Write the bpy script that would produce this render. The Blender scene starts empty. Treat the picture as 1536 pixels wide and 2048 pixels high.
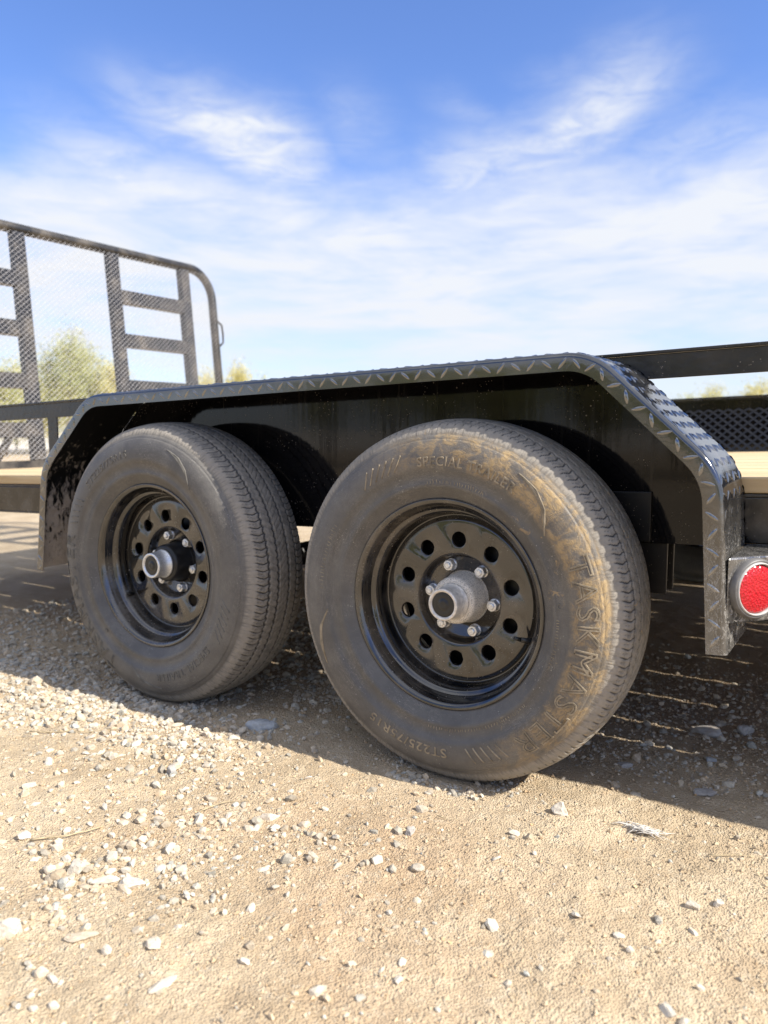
import bpy, bmesh, math, random
import numpy as np
from mathutils import Vector, Matrix, noise
random.seed(7); RNG = np.random.default_rng(7)
R = math.radians; PI = math.pi; TAU = 2*PI
S = bpy.context.scene; C = S.collection

# ------------------------------------------------------------------ camera
CP = Vector((0.7084, -1.2950, 0.6847)); YAW, PIT, ROL = 0.5751, 0.1038, -0.0032; FPX = 1556.0
def cam_axes():
    cy, sy, cp, sp = math.cos(YAW), math.sin(YAW), math.cos(PIT), math.sin(PIT)
    f = Vector((-sy*cp, cy*cp, -sp)); r = Vector((cy, sy, 0)); u = r.cross(f)
    c, s = math.cos(ROL), math.sin(ROL)
    return r*c+u*s, u*c-r*s, f
cr, cu, cf = cam_axes()
cam = bpy.data.cameras.new('camera'); camo = bpy.data.objects.new('camera', cam); C.objects.link(camo)
camo.matrix_world = Matrix(((cr.x, cu.x, -cf.x, CP.x), (cr.y, cu.y, -cf.y, CP.y), (cr.z, cu.z, -cf.z, CP.z), (0, 0, 0, 1)))
cam.sensor_fit = 'VERTICAL'; cam.sensor_height = 36; cam.sensor_width = 27; cam.lens = FPX/2048*36
cam.clip_start = 0.02; cam.clip_end = 3000
cam.dof.use_dof = True; cam.dof.focus_distance = 1.50; cam.dof.aperture_fstop = 3.9
S.camera = camo

# ------------------------------------------------------------------ light
SUNV = Vector((1.2, 0.105, 1.0)).normalized()
SUN_EL = math.asin(SUNV.z); SUN_AZ = math.atan2(SUNV.x, SUNV.y)
sl = bpy.data.lights.new('sun', 'SUN'); sl.energy = 3.35; sl.angle = R(0.55); sl.color = (1.0, 0.94, 0.835)
so = bpy.data.objects.new('sun', sl); C.objects.link(so)
so.rotation_euler = (-SUNV).to_track_quat('-Z', 'Y').to_euler()
S.view_settings.view_transform = 'Standard'; S.view_settings.look = 'None'
S.view_settings.gamma = 1; S.view_settings.use_curve_mapping = False; S.view_settings.exposure = 1.25

class NT:
    def __init__(s, tree): s.t = tree; s.n = tree.nodes; s.l = tree.links
    def new(s, typ, **kw):
        n = s.n.new(typ)
        for k, v in kw.items(): setattr(n, k, v)
        return n
    def put(s, sock, v):
        if v is None: return
        if isinstance(v, bpy.types.NodeSocket): s.l.new(v, sock)
        elif isinstance(v, (tuple, list)) and len(v) == 3 and sock.type == 'RGBA': sock.default_value = (*v, 1)
        else: sock.default_value = v
    def m(s, op, a, b=None, c=None, clamp=False):
        n = s.new('ShaderNodeMath', operation=op); n.use_clamp = clamp
        for i, v in enumerate((a, b, c)):
            if v is not None: s.put(n.inputs[i], v)
        return n.outputs[0]
    def vm(s, op, a, b=None, out=0):
        n = s.new('ShaderNodeVectorMath', operation=op); s.put(n.inputs[0], a)
        if b is not None: s.put(n.inputs[1], b)
        return n.outputs[out]
    def mix(s, f, a, b):
        n = s.new('ShaderNodeMix', data_type='RGBA'); s.put(n.inputs[0], f); s.put(n.inputs[6], a); s.put(n.inputs[7], b)
        return n.outputs[2]
    def ramp(s, v, a, b, lo=0., hi=1., smooth=True):
        n = s.new('ShaderNodeMapRange'); n.interpolation_type = 'SMOOTHSTEP' if smooth else 'LINEAR'
        s.put(n.inputs[0], v); n.inputs[1].default_value = a; n.inputs[2].default_value = b
        n.inputs[3].default_value = lo; n.inputs[4].default_value = hi
        return n.outputs[0]
    def noise(s, vec, scale, detail=4, rough=.55, dist=0., out=0):
        n = s.new('ShaderNodeTexNoise'); s.put(n.inputs['Vector'], vec); n.inputs['Scale'].default_value = scale
        n.inputs['Detail'].default_value = detail; n.inputs['Roughness'].default_value = rough
        n.inputs['Distortion'].default_value = dist
        return n.outputs[out]
    def voro(s, vec, scale, feat='F1', out=0, rand=1):
        n = s.new('ShaderNodeTexVoronoi', feature=feat); s.put(n.inputs['Vector'], vec); n.inputs['Scale'].default_value = scale
        n.inputs['Randomness'].default_value = rand
        return n.outputs[out]
    def mapv(s, vec, scale=(1, 1, 1), loc=(0, 0, 0), rot=(0, 0, 0)):
        n = s.new('ShaderNodeMapping'); s.put(n.inputs[0], vec); n.inputs[1].default_value = loc
        n.inputs[2].default_value = rot; n.inputs[3].default_value = scale
        return n.outputs[0]
    def sep(s, v):
        n = s.new('ShaderNodeSeparateXYZ'); s.put(n.inputs[0], v); return n.outputs
    def comb(s, x, y, z):
        n = s.new('ShaderNodeCombineXYZ'); s.put(n.inputs[0], x); s.put(n.inputs[1], y); s.put(n.inputs[2], z); return n.outputs[0]
    def bump(s, h, strength=.5, dist=.002, nrm=None):
        n = s.new('ShaderNodeBump'); s.put(n.inputs['Height'], h); n.inputs['Strength'].default_value = strength
        n.inputs['Distance'].default_value = dist
        if nrm: s.put(n.inputs['Normal'], nrm)
        return n.outputs[0]

# ---- world: Nishita sky with thin cirrus laid in by direction
W = bpy.data.worlds.new('World'); S.world = W; W.use_nodes = True
w = NT(W.node_tree); w.n.clear()
sky = w.new('ShaderNodeTexSky', sky_type='NISHITA'); sky.sun_disc = False
sky.sun_elevation = SUN_EL; sky.sun_rotation = SUN_AZ; sky.air_density = 1.0; sky.dust_density = .4; sky.ozone_density = 2.6
d = w.new('ShaderNodeTexCoord').outputs['Generated']
dx, dy, dz = w.sep(d)[:3]
az = w.m('ARCTAN2', dx, dy); el = w.m('ARCSINE', dz)
ae = w.comb(az, el, 0.)
wob = w.noise(w.mapv(ae, (3, 5, 1)), 1.6, 5, .55, 0, 1)
wob = w.vm('MULTIPLY', w.vm('SUBTRACT', wob, (.5, .5, .5)), (.11, .09, 0))
aw = w.vm('ADD', ae, wob)
def pxdir(x, y):
    v = (cf + cr*((x-768)/FPX) - cu*((y-1024)/FPX)).normalized()
    return math.atan2(v.x, v.y), math.asin(v.z)
def streak(p0, p1, wd, amp):
    a, b = Vector(pxdir(*p0)), Vector(pxdir(*p1)); L = (b-a).length; u_ = (b-a)/L
    rel = w.vm('SUBTRACT', aw, (a.x, a.y, 0)); t = w.vm('DOT_PRODUCT', rel, (u_.x, u_.y, 0), 1)
    v_ = w.vm('DOT_PRODUCT', rel, (-u_.y, u_.x, 0), 1)
    tt = w.m('MULTIPLY_ADD', t, 1/L, -.5)
    q = w.m('ADD', w.m('POWER', w.m('ABSOLUTE', w.m('MULTIPLY', tt, 1.7)), 2.6), w.m('POWER', w.m('ABSOLUTE', w.m('DIVIDE', v_, wd)), 2.))
    return w.m('MULTIPLY', w.m('EXPONENT', w.m('MULTIPLY', q, -1.)), amp)
cl = None
for args in [((310, 205), (620, 340), .036, 1.0), ((120, 290), (450, 440), .044, .80), ((500, 340), (640, 400), .03, .6), ((860, 350), (1180, 290), .048, .78), ((1040, 320), (1310, 150), .044, .85), ((1120, 420), (1210, 390), .018, .5),
             ((1120, 440), (1540, 250), .05, .50), ((-300, 330), (300, 480), .05, .45), ((640, 240), (820, 330), .04, .22),
             ((860, 190), (1010, 215), .018, .20), ((1060, 130), (1250, 110), .014, .18), ((1300, 420), (1700, 520), .06, .5)]:
    q = streak(*args); cl = q if cl is None else w.m('MAXIMUM', cl, q)
band = w.ramp(w.m('ADD', el, w.m('MULTIPLY', w.sep(wob)[1], 1.7)), R(20.5), R(14.5))
lowfade = w.ramp(el, R(1), R(9), .62, 1.)
nz = w.noise(w.mapv(ae, (2.2, 9, 1), (0, 0, 0), (0, 0, .25)), 1.7, 6, .6, .6)
fine = w.noise(w.mapv(ae, (4, 22, 1), (0, 0, 0), (0, 0, -.35)), 2.2, 5, .6, .4)
band = w.m('MULTIPLY', w.m('MULTIPLY', band, lowfade), w.ramp(nz, .28, .62, .56, 1.0))
# unseen cover overhead and behind the viewer, added to lift the shade
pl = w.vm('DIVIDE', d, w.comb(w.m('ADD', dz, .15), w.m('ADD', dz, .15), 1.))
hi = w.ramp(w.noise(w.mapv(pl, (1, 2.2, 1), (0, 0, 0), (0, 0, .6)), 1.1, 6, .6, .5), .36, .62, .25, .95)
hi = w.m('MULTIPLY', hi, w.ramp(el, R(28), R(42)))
wisp = w.noise(w.mapv(ae, (5, 16, 1), (0, 0, 0), (0, 0, .55)), 2.4, 7, .66, .9)
cl = w.m('MULTIPLY', cl, w.ramp(wisp, .28, .66, .50, 1.12))
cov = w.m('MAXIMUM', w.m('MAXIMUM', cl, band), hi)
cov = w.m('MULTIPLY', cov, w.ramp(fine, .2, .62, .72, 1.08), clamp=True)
skc = w.vm('MULTIPLY', sky.outputs[0], (.62, .71, .98))
hs = w.new('ShaderNodeHueSaturation'); hs.inputs['Saturation'].default_value = 1.0; w.put(hs.inputs['Color'], skc)
colr = w.mix(cov, hs.outputs[0], w.mix(w.ramp(el, R(24), R(48)), (3.70, 3.85, 4.15), (5.1, 5.25, 5.5)))  # cloud above the frame made brighter to fill the shade
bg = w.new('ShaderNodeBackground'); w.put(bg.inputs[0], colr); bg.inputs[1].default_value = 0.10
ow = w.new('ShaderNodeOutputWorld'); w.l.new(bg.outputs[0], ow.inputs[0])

# ------------------------------------------------------------------ helpers
def tag(o, label=None, cat=None, group=None, kind=None):
    if label: o['label'] = label
    if cat: o['category'] = cat
    if group: o['group'] = group
    if kind: o['kind'] = kind
    return o
def empty(name, loc=(0, 0, 0)):
    o = bpy.data.objects.new(name, None); o.location = loc; o.empty_display_size = .1; C.objects.link(o); return o
def link(name, me, mat=None, parent=None, loc=None):
    if mat is not None and not me.materials: me.materials.append(mat)
    o = bpy.data.objects.new(name, me); C.objects.link(o)
    if parent is not None: o.parent = parent
    if loc is not None: o.location = loc
    return o
def npmesh(name, V, F, smooth=False):
    """V (n,3); F (m,3) or (m,4) int array"""
    me = bpy.data.meshes.new(name); V = np.asarray(V, np.float32); F = np.asarray(F, np.int32)
    me.vertices.add(len(V)); me.vertices.foreach_set('co', V.ravel())
    k = F.shape[1]; me.loops.add(F.size); me.loops.foreach_set('vertex_index', F.ravel())
    me.polygons.add(len(F)); me.polygons.foreach_set('loop_start', np.arange(0, F.size, k, dtype=np.int32))
    me.polygons.foreach_set('loop_total', np.full(len(F), k, np.int32))
    me.polygons.foreach_set('use_smooth', np.full(len(F), smooth, bool))
    me.update(calc_edges=True); me.validate(); return me
def bm_mesh(name, bm, smooth=False):
    me = bpy.data.meshes.new(name); bmesh.ops.recalc_face_normals(bm, faces=bm.faces); bm.to_mesh(me); bm.free()
    if smooth: me.polygons.foreach_set('use_smooth', [True]*len(me.polygons))
    return me
PS = .027
def Bz(x, z): return z + PS*(x+.416)           # the trailer's body sits nose-down by 1.5 degrees
def pitch(bm):
    for v in bm.verts: v.co.z = Bz(v.co.x, v.co.z)
def box(bm, x0, x1, y0, y1, z0, z1, bev=.0015):
    g = bmesh.ops.create_cube(bm, size=1.0)['verts']
    for v in g: v.co = Vector(((x0+x1)/2+v.co.x*(x1-x0), (y0+y1)/2+v.co.y*(y1-y0), (z0+z1)/2+v.co.z*(z1-z0)))
    if bev:
        es = list({e for v in g for e in v.link_edges})
        bmesh.ops.bevel(bm, geom=es, offset=bev, segments=2, affect='EDGES', profile=.5)
    return g
def boxobj(name, dims, mat, parent, bev=.0015, body=True):
    bm = bmesh.new()
    for q in (dims if isinstance(dims[0], (tuple, list)) else [dims]): box(bm, *q, bev=bev)
    if body: pitch(bm)
    return link(name, bm_mesh(name, bm), mat, parent)
def lathe(prof, n=64, axis_y=True, close=False):
    """profile [(y, r)] round the Y axis -> V, F"""
    P = np.array(prof, float); a = np.arange(n)*TAU/n; m_ = len(P)
    V = np.stack([np.outer(np.cos(a), P[:, 1]), np.tile(P[:, 0], (n, 1)), np.outer(np.sin(a), P[:, 1])], 2).reshape(-1, 3)
    i, j = np.meshgrid(np.arange(n), np.arange(m_-1), indexing='ij'); i2 = (i+1) % n
    F = np.stack([i*m_+j, i*m_+j+1, i2*m_+j+1, i2*m_+j], 2).reshape(-1, 4)
    return V, F
def tube_bm(bm, pts, rad, seg=8, cap=True):
    pts = [Vector(p) for p in pts]; rings = []; n = len(pts)
    rads = rad if isinstance(rad, (list, tuple)) else [rad]*n
    t0 = (pts[1]-pts[0]).normalized(); up = Vector((0, 0, 1)) if abs(t0.z) < .9 else Vector((1, 0, 0))
    for k, p in enumerate(pts):
        t = ((pts[min(k+1, n-1)]-pts[k]).normalized()+(pts[k]-pts[max(k-1, 0)]).normalized())
        t = t.normalized() if t.length > 1e-6 else t0
        s = t.cross(up).normalized(); u_ = s.cross(t).normalized(); up = u_
        rings.append([bm.verts.new(p+(s*math.cos(q*TAU/seg)+u_*math.sin(q*TAU/seg))*rads[k]) for q in range(seg)])
    for k in range(n-1):
        for q in range(seg):
            f_ = bm.faces.new((rings[k][q], rings[k][(q+1) % seg], rings[k+1][(q+1) % seg], rings[k+1][q])); f_.smooth = True
    if cap:
        bm.faces.new(rings[0]); bm.faces.new(rings[-1][::-1])

# ------------------------------------------------------------------ materials
MATS = {}
def mat(name):
    m_ = bpy.data.materials.new(name); m_.use_nodes = True; t = NT(m_.node_tree); MATS[name] = m_
    b = t.n['Principled BSDF']; return m_, t, b
def P_(b, t, **kw):
    names = dict(col='Base Color', rough='Roughness', metal='Metallic', ior='IOR', nrm='Normal', coat='Coat Weight', crough='Coat Roughness', spec='Specular IOR Level')
    for k, v in kw.items(): t.put(b.inputs[names[k]], v)
def obc(t): return t.new('ShaderNodeTexCoord').outputs['Object']
def wpos(t): return t.new('ShaderNodeNewGeometry').outputs['Position']

def gloss_black(name, dust=.25, rough=.09, orange=.35, base=(.005, .005, .006), streaks=False, ior=1.55):
    m_, t, b = mat(name); v = wpos(t)
    n1 = t.noise(v, 9, 5, .6); sp = t.voro(v, 150, out=0); sp2 = t.voro(v, 60, out=0)
    big = t.noise(v, 4, 3, .5)
    specks = t.m('MULTIPLY', t.ramp(sp, .20, .06), t.ramp(t.noise(v, 22, 3, .5), .50, .62))
    specks2 = t.m('MULTIPLY', t.ramp(sp2, .13, .05), t.ramp(big, .45, .6))
    film = t.ramp(n1, .38, .8, 0, dust)
    rip = None
    if streaks:
        rip = t.noise(t.mapv(v, (46, 46, 1.6)), 1, 2, .5)
        st = t.noise(t.mapv(v, (70, 70, 4)), 1, 3, .6)
        film = t.m('ADD', film, t.ramp(st, .55, .8, 0, .045))
    f = t.m('MAXIMUM', t.m('MULTIPLY', t.m('MAXIMUM', specks, specks2), .75), film, clamp=True)
    hb = t.noise(v, 55, 3, .5) if rip is None else t.m('ADD', t.m('MULTIPLY', t.noise(v, 75, 3, .5), .25), rip)
    P_(b, t, col=t.mix(f, base, (.33, .28, .22)), rough=t.ramp(f, 0, .5, rough, .62, False), ior=ior,
       nrm=t.bump(hb, orange, .0012, None))
    return m_
M_PAINT = gloss_black('gloss_black_paint')
M_PANEL = gloss_black('side_panel_paint', dust=.02, rough=.05, orange=.16, streaks=True, ior=1.37)
M_RIM = gloss_black('rim_paint', dust=.30, rough=.06, orange=.10, ior=1.9)
M_RAIL = gloss_black('rail_paint', dust=.10, rough=.27, orange=.8)
M_DARK = gloss_black('under_paint', dust=.04, rough=.38, orange=.3, ior=1.5)

def fender_mat():
    m_, t, b = mat('treadplate_paint'); v = wpos(t); x, y, z = t.sep(v)[:3]
    n1 = t.noise(v, 14, 5, .62); low = t.ramp(z, .60, .40); rear = t.ramp(x, .2, .42)
    scr = t.noise(t.mapv(v, (60, 60, 25)), 1, 4, .7, 1.5)
    wear = t.m('MULTIPLY', t.m('MULTIPLY', low, rear), t.ramp(t.m('ABSOLUTE', t.m('SUBTRACT', scr, .5)), .035, .0))
    dust = t.m('MULTIPLY', t.ramp(n1, .46, .80, .0, .22), t.ramp(z, .95, .45, .4, 1.0))
    scuff = t.m('MULTIPLY', t.m('MULTIPLY', low, rear), t.ramp(t.noise(t.mapv(v, (30, 30, 14)), 1, 5, .7), .32, .74, .02, .26))
    wf = t.m('MAXIMUM', t.m('MAXIMUM', scuff, t.m('MULTIPLY', wear, .55)), dust, clamp=True)
    P_(b, t, col=t.mix(wf, (.007, .0075, .009), (.46, .43, .38)), rough=t.ramp(wf, 0, .5, .11, .5, False), ior=2.15,
       nrm=t.bump(t.noise(v, 110, 4, .6), .18, .0012))
    return m_
M_FEND = fender_mat()
M_LOZ = fender_mat(); M_LOZ.node_tree.nodes['Principled BSDF'].inputs['IOR'].default_value = 2.9

def mudguard_mat():
    m_, t, b = mat('fender_underside_mud'); v = wpos(t); x, y, z = t.sep(v)[:3]
    n = t.noise(t.mapv(v, (62, 62, 24)), 1, 7, .7, .5); thr = t.ramp(z, .36, .74, .36, .68, False)
    f = t.ramp(t.m('SUBTRACT', n, thr), -.03, .06)
    f = t.m('MULTIPLY', f, t.ramp(x, -.9, -1.05))
    P_(b, t, col=t.mix(f, (.004, .004, .004), t.mix(t.noise(v, 60, 3), (.36, .30, .24), (.56, .48, .39))), rough=t.ramp(f, 0, 1, .5, .95, False),
       nrm=t.bump(t.m('MULTIPLY', f, t.noise(v, 45, 4)), .9, .006))
    return m_
M_MUD = mudguard_mat()

def tire_mat(name, muddy):
    m_, t, b = mat(name); v = obc(t); x, y, z = t.sep(v)[:3]
    r = t.m('SQRT', t.m('ADD', t.m('MULTIPLY', x, x), t.m('MULTIPLY', z, z)))
    ang = t.m('ARCTAN2', z, x)
    n1 = t.noise(v, 12, 6, .65); n2 = t.noise(v, 70, 4, .65); n3 = t.noise(v, 300, 2, .6)
    rad = t.noise(t.comb(t.m('MULTIPLY', ang, 30.), t.m('MULTIPLY', r, 8.), y), 2.2, 4, .6)
    tread = t.ramp(r, .331, .352)
    sh = t.m('MULTIPLY', t.ramp(r, .322, .336), t.ramp(r, .352, .342))
    side = t.m('MULTIPLY', t.ramp(r, .262, .300), t.ramp(n1, .35, .7, .25, 1.))
    base = t.mix(t.ramp(n1, .3, .7), (.058, .057, .057), (.100, .097, .092))
    dustc = t.mix(n2, (.215, .195, .165), (.37, .335, .285))
    f = t.m('ADD', t.m('MULTIPLY', tread, t.ramp(n2, .3, .68, .42, .95)), t.m('MULTIPLY', side, .10 if not muddy else .16))
    f = t.m('ADD', f, t.m('MULTIPLY', sh, t.ramp(rad, .38, .58, .35, .95)))
    f = t.m('ADD', f, .12)
    f = t.m('ADD', f, t.m('MULTIPLY', t.ramp(n3, .62, .74), .22), clamp=True)
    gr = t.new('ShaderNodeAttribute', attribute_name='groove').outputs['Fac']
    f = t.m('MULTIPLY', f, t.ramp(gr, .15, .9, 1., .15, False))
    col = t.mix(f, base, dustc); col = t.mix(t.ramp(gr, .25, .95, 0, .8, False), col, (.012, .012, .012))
    scf = t.noise(t.comb(t.m('MULTIPLY', ang, 5.), t.m('MULTIPLY', r, 95.), 0.), 1.6, 5, .7, 1.4)
    scr = t.m('MULTIPLY', t.ramp(t.m('ABSOLUTE', t.m('SUBTRACT', scf, .5)), .016, .0), t.ramp(t.noise(v, 9, 3), .42, .6))
    rdl = t.noise(t.comb(t.m('MULTIPLY', ang, 60.), t.m('MULTIPLY', r, 14.), 3.), 1.2, 3, .6)
    rds = t.m('MULTIPLY', t.ramp(t.m('ABSOLUTE', t.m('SUBTRACT', rdl, .5)), .010, .0), t.ramp(t.noise(v, 13, 3), .5, .66))
    col = t.mix(t.m('MULTIPLY', t.m('MAXIMUM', scr, rds), t.ramp(r, .34, .32, 0, .55)), col, (.34, .31, .27))
    # wheel-wash specks
    sp = t.m('MULTIPLY', t.ramp(t.voro(v, 120), .16, .07), t.ramp(t.noise(v, 18, 2), .48, .6))
    col = t.mix(t.m('MULTIPLY', sp, .6), col, (.45, .42, .37))
    if muddy:
        bandf = t.m('MULTIPLY', t.ramp(r, .259, .276), t.ramp(r, .336, .324))
        sect = t.ramp(t.m('COSINE', t.m('SUBTRACT', ang, .45)), -.30, .75)
        mud = t.m('MULTIPLY', t.m('MULTIPLY', bandf, sect), t.ramp(t.noise(v, 26, 6, .68, .8), .40, .60, .10, 1.))
        crust = t.noise(t.comb(t.m('MULTIPLY', ang, 9.), t.m('MULTIPLY', r, 70.), 1.), 2.0, 7, .72, 1.2)
        mud = t.m('MULTIPLY', mud, t.ramp(crust, .40, .55, .45, 1.))
        splash = t.m('MULTIPLY', t.ramp(t.noise(v, 34, 5, .6, 1.2), .63, .70), t.ramp(t.m('COSINE', t.m('SUBTRACT', ang, .3)), -.2, .6))
        splash = t.m('MULTIPLY', splash, t.ramp(r, .20, .25, .2, .8))
        mud = t.m('MAXIMUM', mud, splash)
        col = t.mix(t.m('MULTIPLY', mud, .88), col, t.mix(n2, (.30, .20, .09), (.55, .40, .21)))
        f = t.m('MAXIMUM', f, mud)
    P_(b, t, col=col, rough=t.ramp(f, 0, .7, .40, .92, False), spec=.5,
       nrm=t.bump(t.m('ADD', t.m('MULTIPLY', n3, .8), t.m('ADD', t.m('MULTIPLY', n2, .8), t.m('MULTIPLY', f, 1.2))), .45, .0014))
    return m_
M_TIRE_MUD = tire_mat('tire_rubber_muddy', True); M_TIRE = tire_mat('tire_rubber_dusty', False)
def simple(name, col, rough=.5, metal=0., n=None, amt=.3, bs=80, bstr=.3, bd=.001):
    m_, t, b = mat(name); v = wpos(t); q = t.noise(v, n or 40, 5, .6)
    c2 = tuple(c*(1-amt) for c in col); c3 = tuple(min(1, c*(1+amt)) for c in col)
    P_(b, t, col=t.mix(t.ramp(q, .3, .7), c2, c3), rough=rough, metal=metal, nrm=t.bump(t.noise(v, bs, 4, .6), bstr, bd))
    return m_
M_ZINC = simple('zinc_plated_steel', (.74, .75, .76), .42, .75, 300, .2)
M_CAPDIRT = simple('dusty_zinc', (.72, .68, .62), .5, .4, 120, .2)
M_PLUG = simple('black_rubber_plug', (.02, .02, .02), .35)
M_HUBBLK = simple('hub_black', (.012, .012, .014), .42)
M_BRASS = simple('tarnished_brass', (.35, .30, .18), .45, .7)
M_LETTER = simple('tire_letter_rubber', (.15, .14, .12), .75, 0, 60, .3)
M_LETTERM = simple('tire_letter_mud', (.26, .215, .15), .85, 0, 40, .4)
M_RED = None
def hub_mat():
    m_, t, b = mat('dusty_hub_casting'); v = wpos(t); sp = t.noise(v, 520, 4, .8)
    f = t.ramp(sp, .37, .53)
    P_(b, t, col=t.mix(f, (.17, .16, .145), (.76, .71, .63)), rough=.62, metal=.15, nrm=t.bump(sp, .5, .001)); return m_
M_HUB = hub_mat()
def lens_mat():
    m_, t, b = mat('red_reflector_lens'); v = wpos(t)
    P_(b, t, col=t.mix(t.noise(v, 200, 3), (.34, .004, .009), (.55, .012, .022)), rough=.22, coat=.35, nrm=t.bump(t.voro(v, 240), .8, .0017)); return m_
M_RED = lens_mat()
M_GROM = simple('grey_rubber_grommet', (.42, .41, .39), .5, 0, 60, .12); M_HOUS = simple('dark_grey_housing', (.13, .125, .12), .45, 0, 60, .2)
def wood_mat():
    m_, t, b = mat('pine_deck_board'); v = wpos(t)
    g = t.noise(t.mapv(v, (1.2, 34, 34)), 1, 5, .6, .4); fine = t.noise(t.mapv(v, (4, 160, 160)), 1, 3, .6)
    g2 = t.noise(t.mapv(v, (.6, 5, 5)), 1, 3)
    c = t.mix(t.ramp(g, .35, .66), (.52, .37, .19), (.70, .55, .33)); c = t.mix(t.ramp(g2, .35, .7, 0, .35), c, (.40, .30, .19))
    P_(b, t, col=c, rough=.75, nrm=t.bump(t.m('ADD', g, fine), .5, .002)); return m_
M_WOOD = wood_mat()
M_MESH = simple('expanded_steel_paint', (.26, .25, .255), .5, 0, 60, .3)
M_MESHD = simple('dark_mesh_paint', (.02, .02, .021), .35, 0, 60, .3)
M_GATE = gloss_black('gate_paint', dust=.30, rough=.35, orange=.4)

def ground_mat():
    m_, t, b = mat('packed_caliche_dirt'); v = wpos(t); x, y, z = t.sep(v)[:3]
    n0 = t.noise(v, 1.1, 4, .55); n1 = t.noise(v, 5, 5, .6); n2 = t.noise(v, 42, 5, .65); n3 = t.noise(v, 330, 5, .75)
    c = t.mix(t.ramp(n1, .35, .68), (.42, .325, .212), (.53, .425, .290))
    c = t.mix(t.ramp(n0, .5, .72, 0, .35), c, (.41, .235, .12))
    c = t.mix(t.ramp(n2, .50, .72, 0, .55), c, (.62, .535, .40))
    c = t.mix(t.ramp(n3, .30, .44, .35, 0), c, (.20, .135, .08))
    # soil colour goes darker under the deck
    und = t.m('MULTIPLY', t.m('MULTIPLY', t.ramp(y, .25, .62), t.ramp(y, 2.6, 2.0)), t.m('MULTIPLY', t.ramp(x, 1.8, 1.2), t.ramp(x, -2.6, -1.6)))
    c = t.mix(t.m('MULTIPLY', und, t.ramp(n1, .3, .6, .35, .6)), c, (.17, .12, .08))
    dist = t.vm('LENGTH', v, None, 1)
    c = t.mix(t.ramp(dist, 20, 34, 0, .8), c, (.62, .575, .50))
    g1 = t.ramp(t.voro(v, 330), 0, .75, 1, 0); g2 = t.m('MULTIPLY', t.ramp(t.voro(v, 130), 0, .6, 1, 0), t.ramp(t.noise(v, 40, 3, .6), .42, .62))
    h = t.m('ADD', t.m('MULTIPLY', g1, .55), t.m('ADD', g2, t.m('MULTIPLY', t.noise(v, 90, 3, .5), .8)))
    pit = t.ramp(t.noise(v, 210, 3, .7), .36, .26); c = t.mix(t.m('MULTIPLY', pit, .55), c, (.20, .14, .08))
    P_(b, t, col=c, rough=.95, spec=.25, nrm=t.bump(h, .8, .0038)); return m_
M_GROUND = ground_mat()
def stone_mat(name, a, b_, attr=True):
    m_, t, b = mat(name); v = wpos(t); n = t.noise(v, 70, 5, .62)
    c = t.mix(t.ramp(n, .3, .7), a, b_)
    if attr:
        at = t.new('ShaderNodeAttribute', attribute_name='tint'); c = t.vm('MULTIPLY', c, at.outputs[1])
    c = t.mix(t.ramp(t.noise(v, 18, 4, .6), .50, .75, 0, .45), c, (.40, .29, .185))
    P_(b, t, col=c, rough=.9, spec=.3, nrm=t.bump(t.noise(v, 260, 4, .7), .55, .002)); return m_
M_STONE = stone_mat('limestone', (.46, .395, .30), (.62, .555, .45))
M_GRIT = stone_mat('soil_crumb', (.42, .31, .195), (.56, .45, .31))
M_BLUE = stone_mat('blue_grey_slate', (.33, .34, .34), (.46, .47, .47), False)
M_GREYST = stone_mat('grey_stone', (.33, .31, .29), (.46, .44, .41), False)
M_PALE = stone_mat('pale_stone', (.50, .44, .355), (.66, .60, .50), False)
M_TAN = stone_mat('tan_stone', (.46, .38, .28), (.60, .52, .40), False)
M_TWIG = simple('dry_straw', (.45, .36, .22), .8, 0, 80, .3)
M_BLEACH = simple('bleached_fibre', (.60, .56, .50), .8, 0, 120, .4)
def leaf_mat(name, a, b_):
    m_, t, b = mat(name); v = wpos(t)
    P_(b, t, col=t.mix(t.ramp(t.noise(v, 1.6, 3), .35, .65), a, b_), rough=.6); b.inputs['Transmission Weight'].default_value = 0
    tr = t.new('ShaderNodeBsdfTranslucent'); t.put(tr.inputs[0], t.mix(.5, a, b_)); mx = t.new('ShaderNodeMixShader'); mx.inputs[0].default_value = .35
    o = t.n['Material Output']; t.l.new(b.outputs[0], mx.inputs[1]); t.l.new(tr.outputs[0], mx.inputs[2]); t.l.new(mx.outputs[0], o.inputs[0]); return m_
M_LEAFY = leaf_mat('yellow_leaf', (.68, .60, .26), (.56, .53, .24)); M_LEAFG = leaf_mat('green_leaf', (.40, .43, .20), (.56, .54, .25))
M_BARK = simple('bark', (.14, .11, .085), .9, 0, 12, .3)

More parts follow.
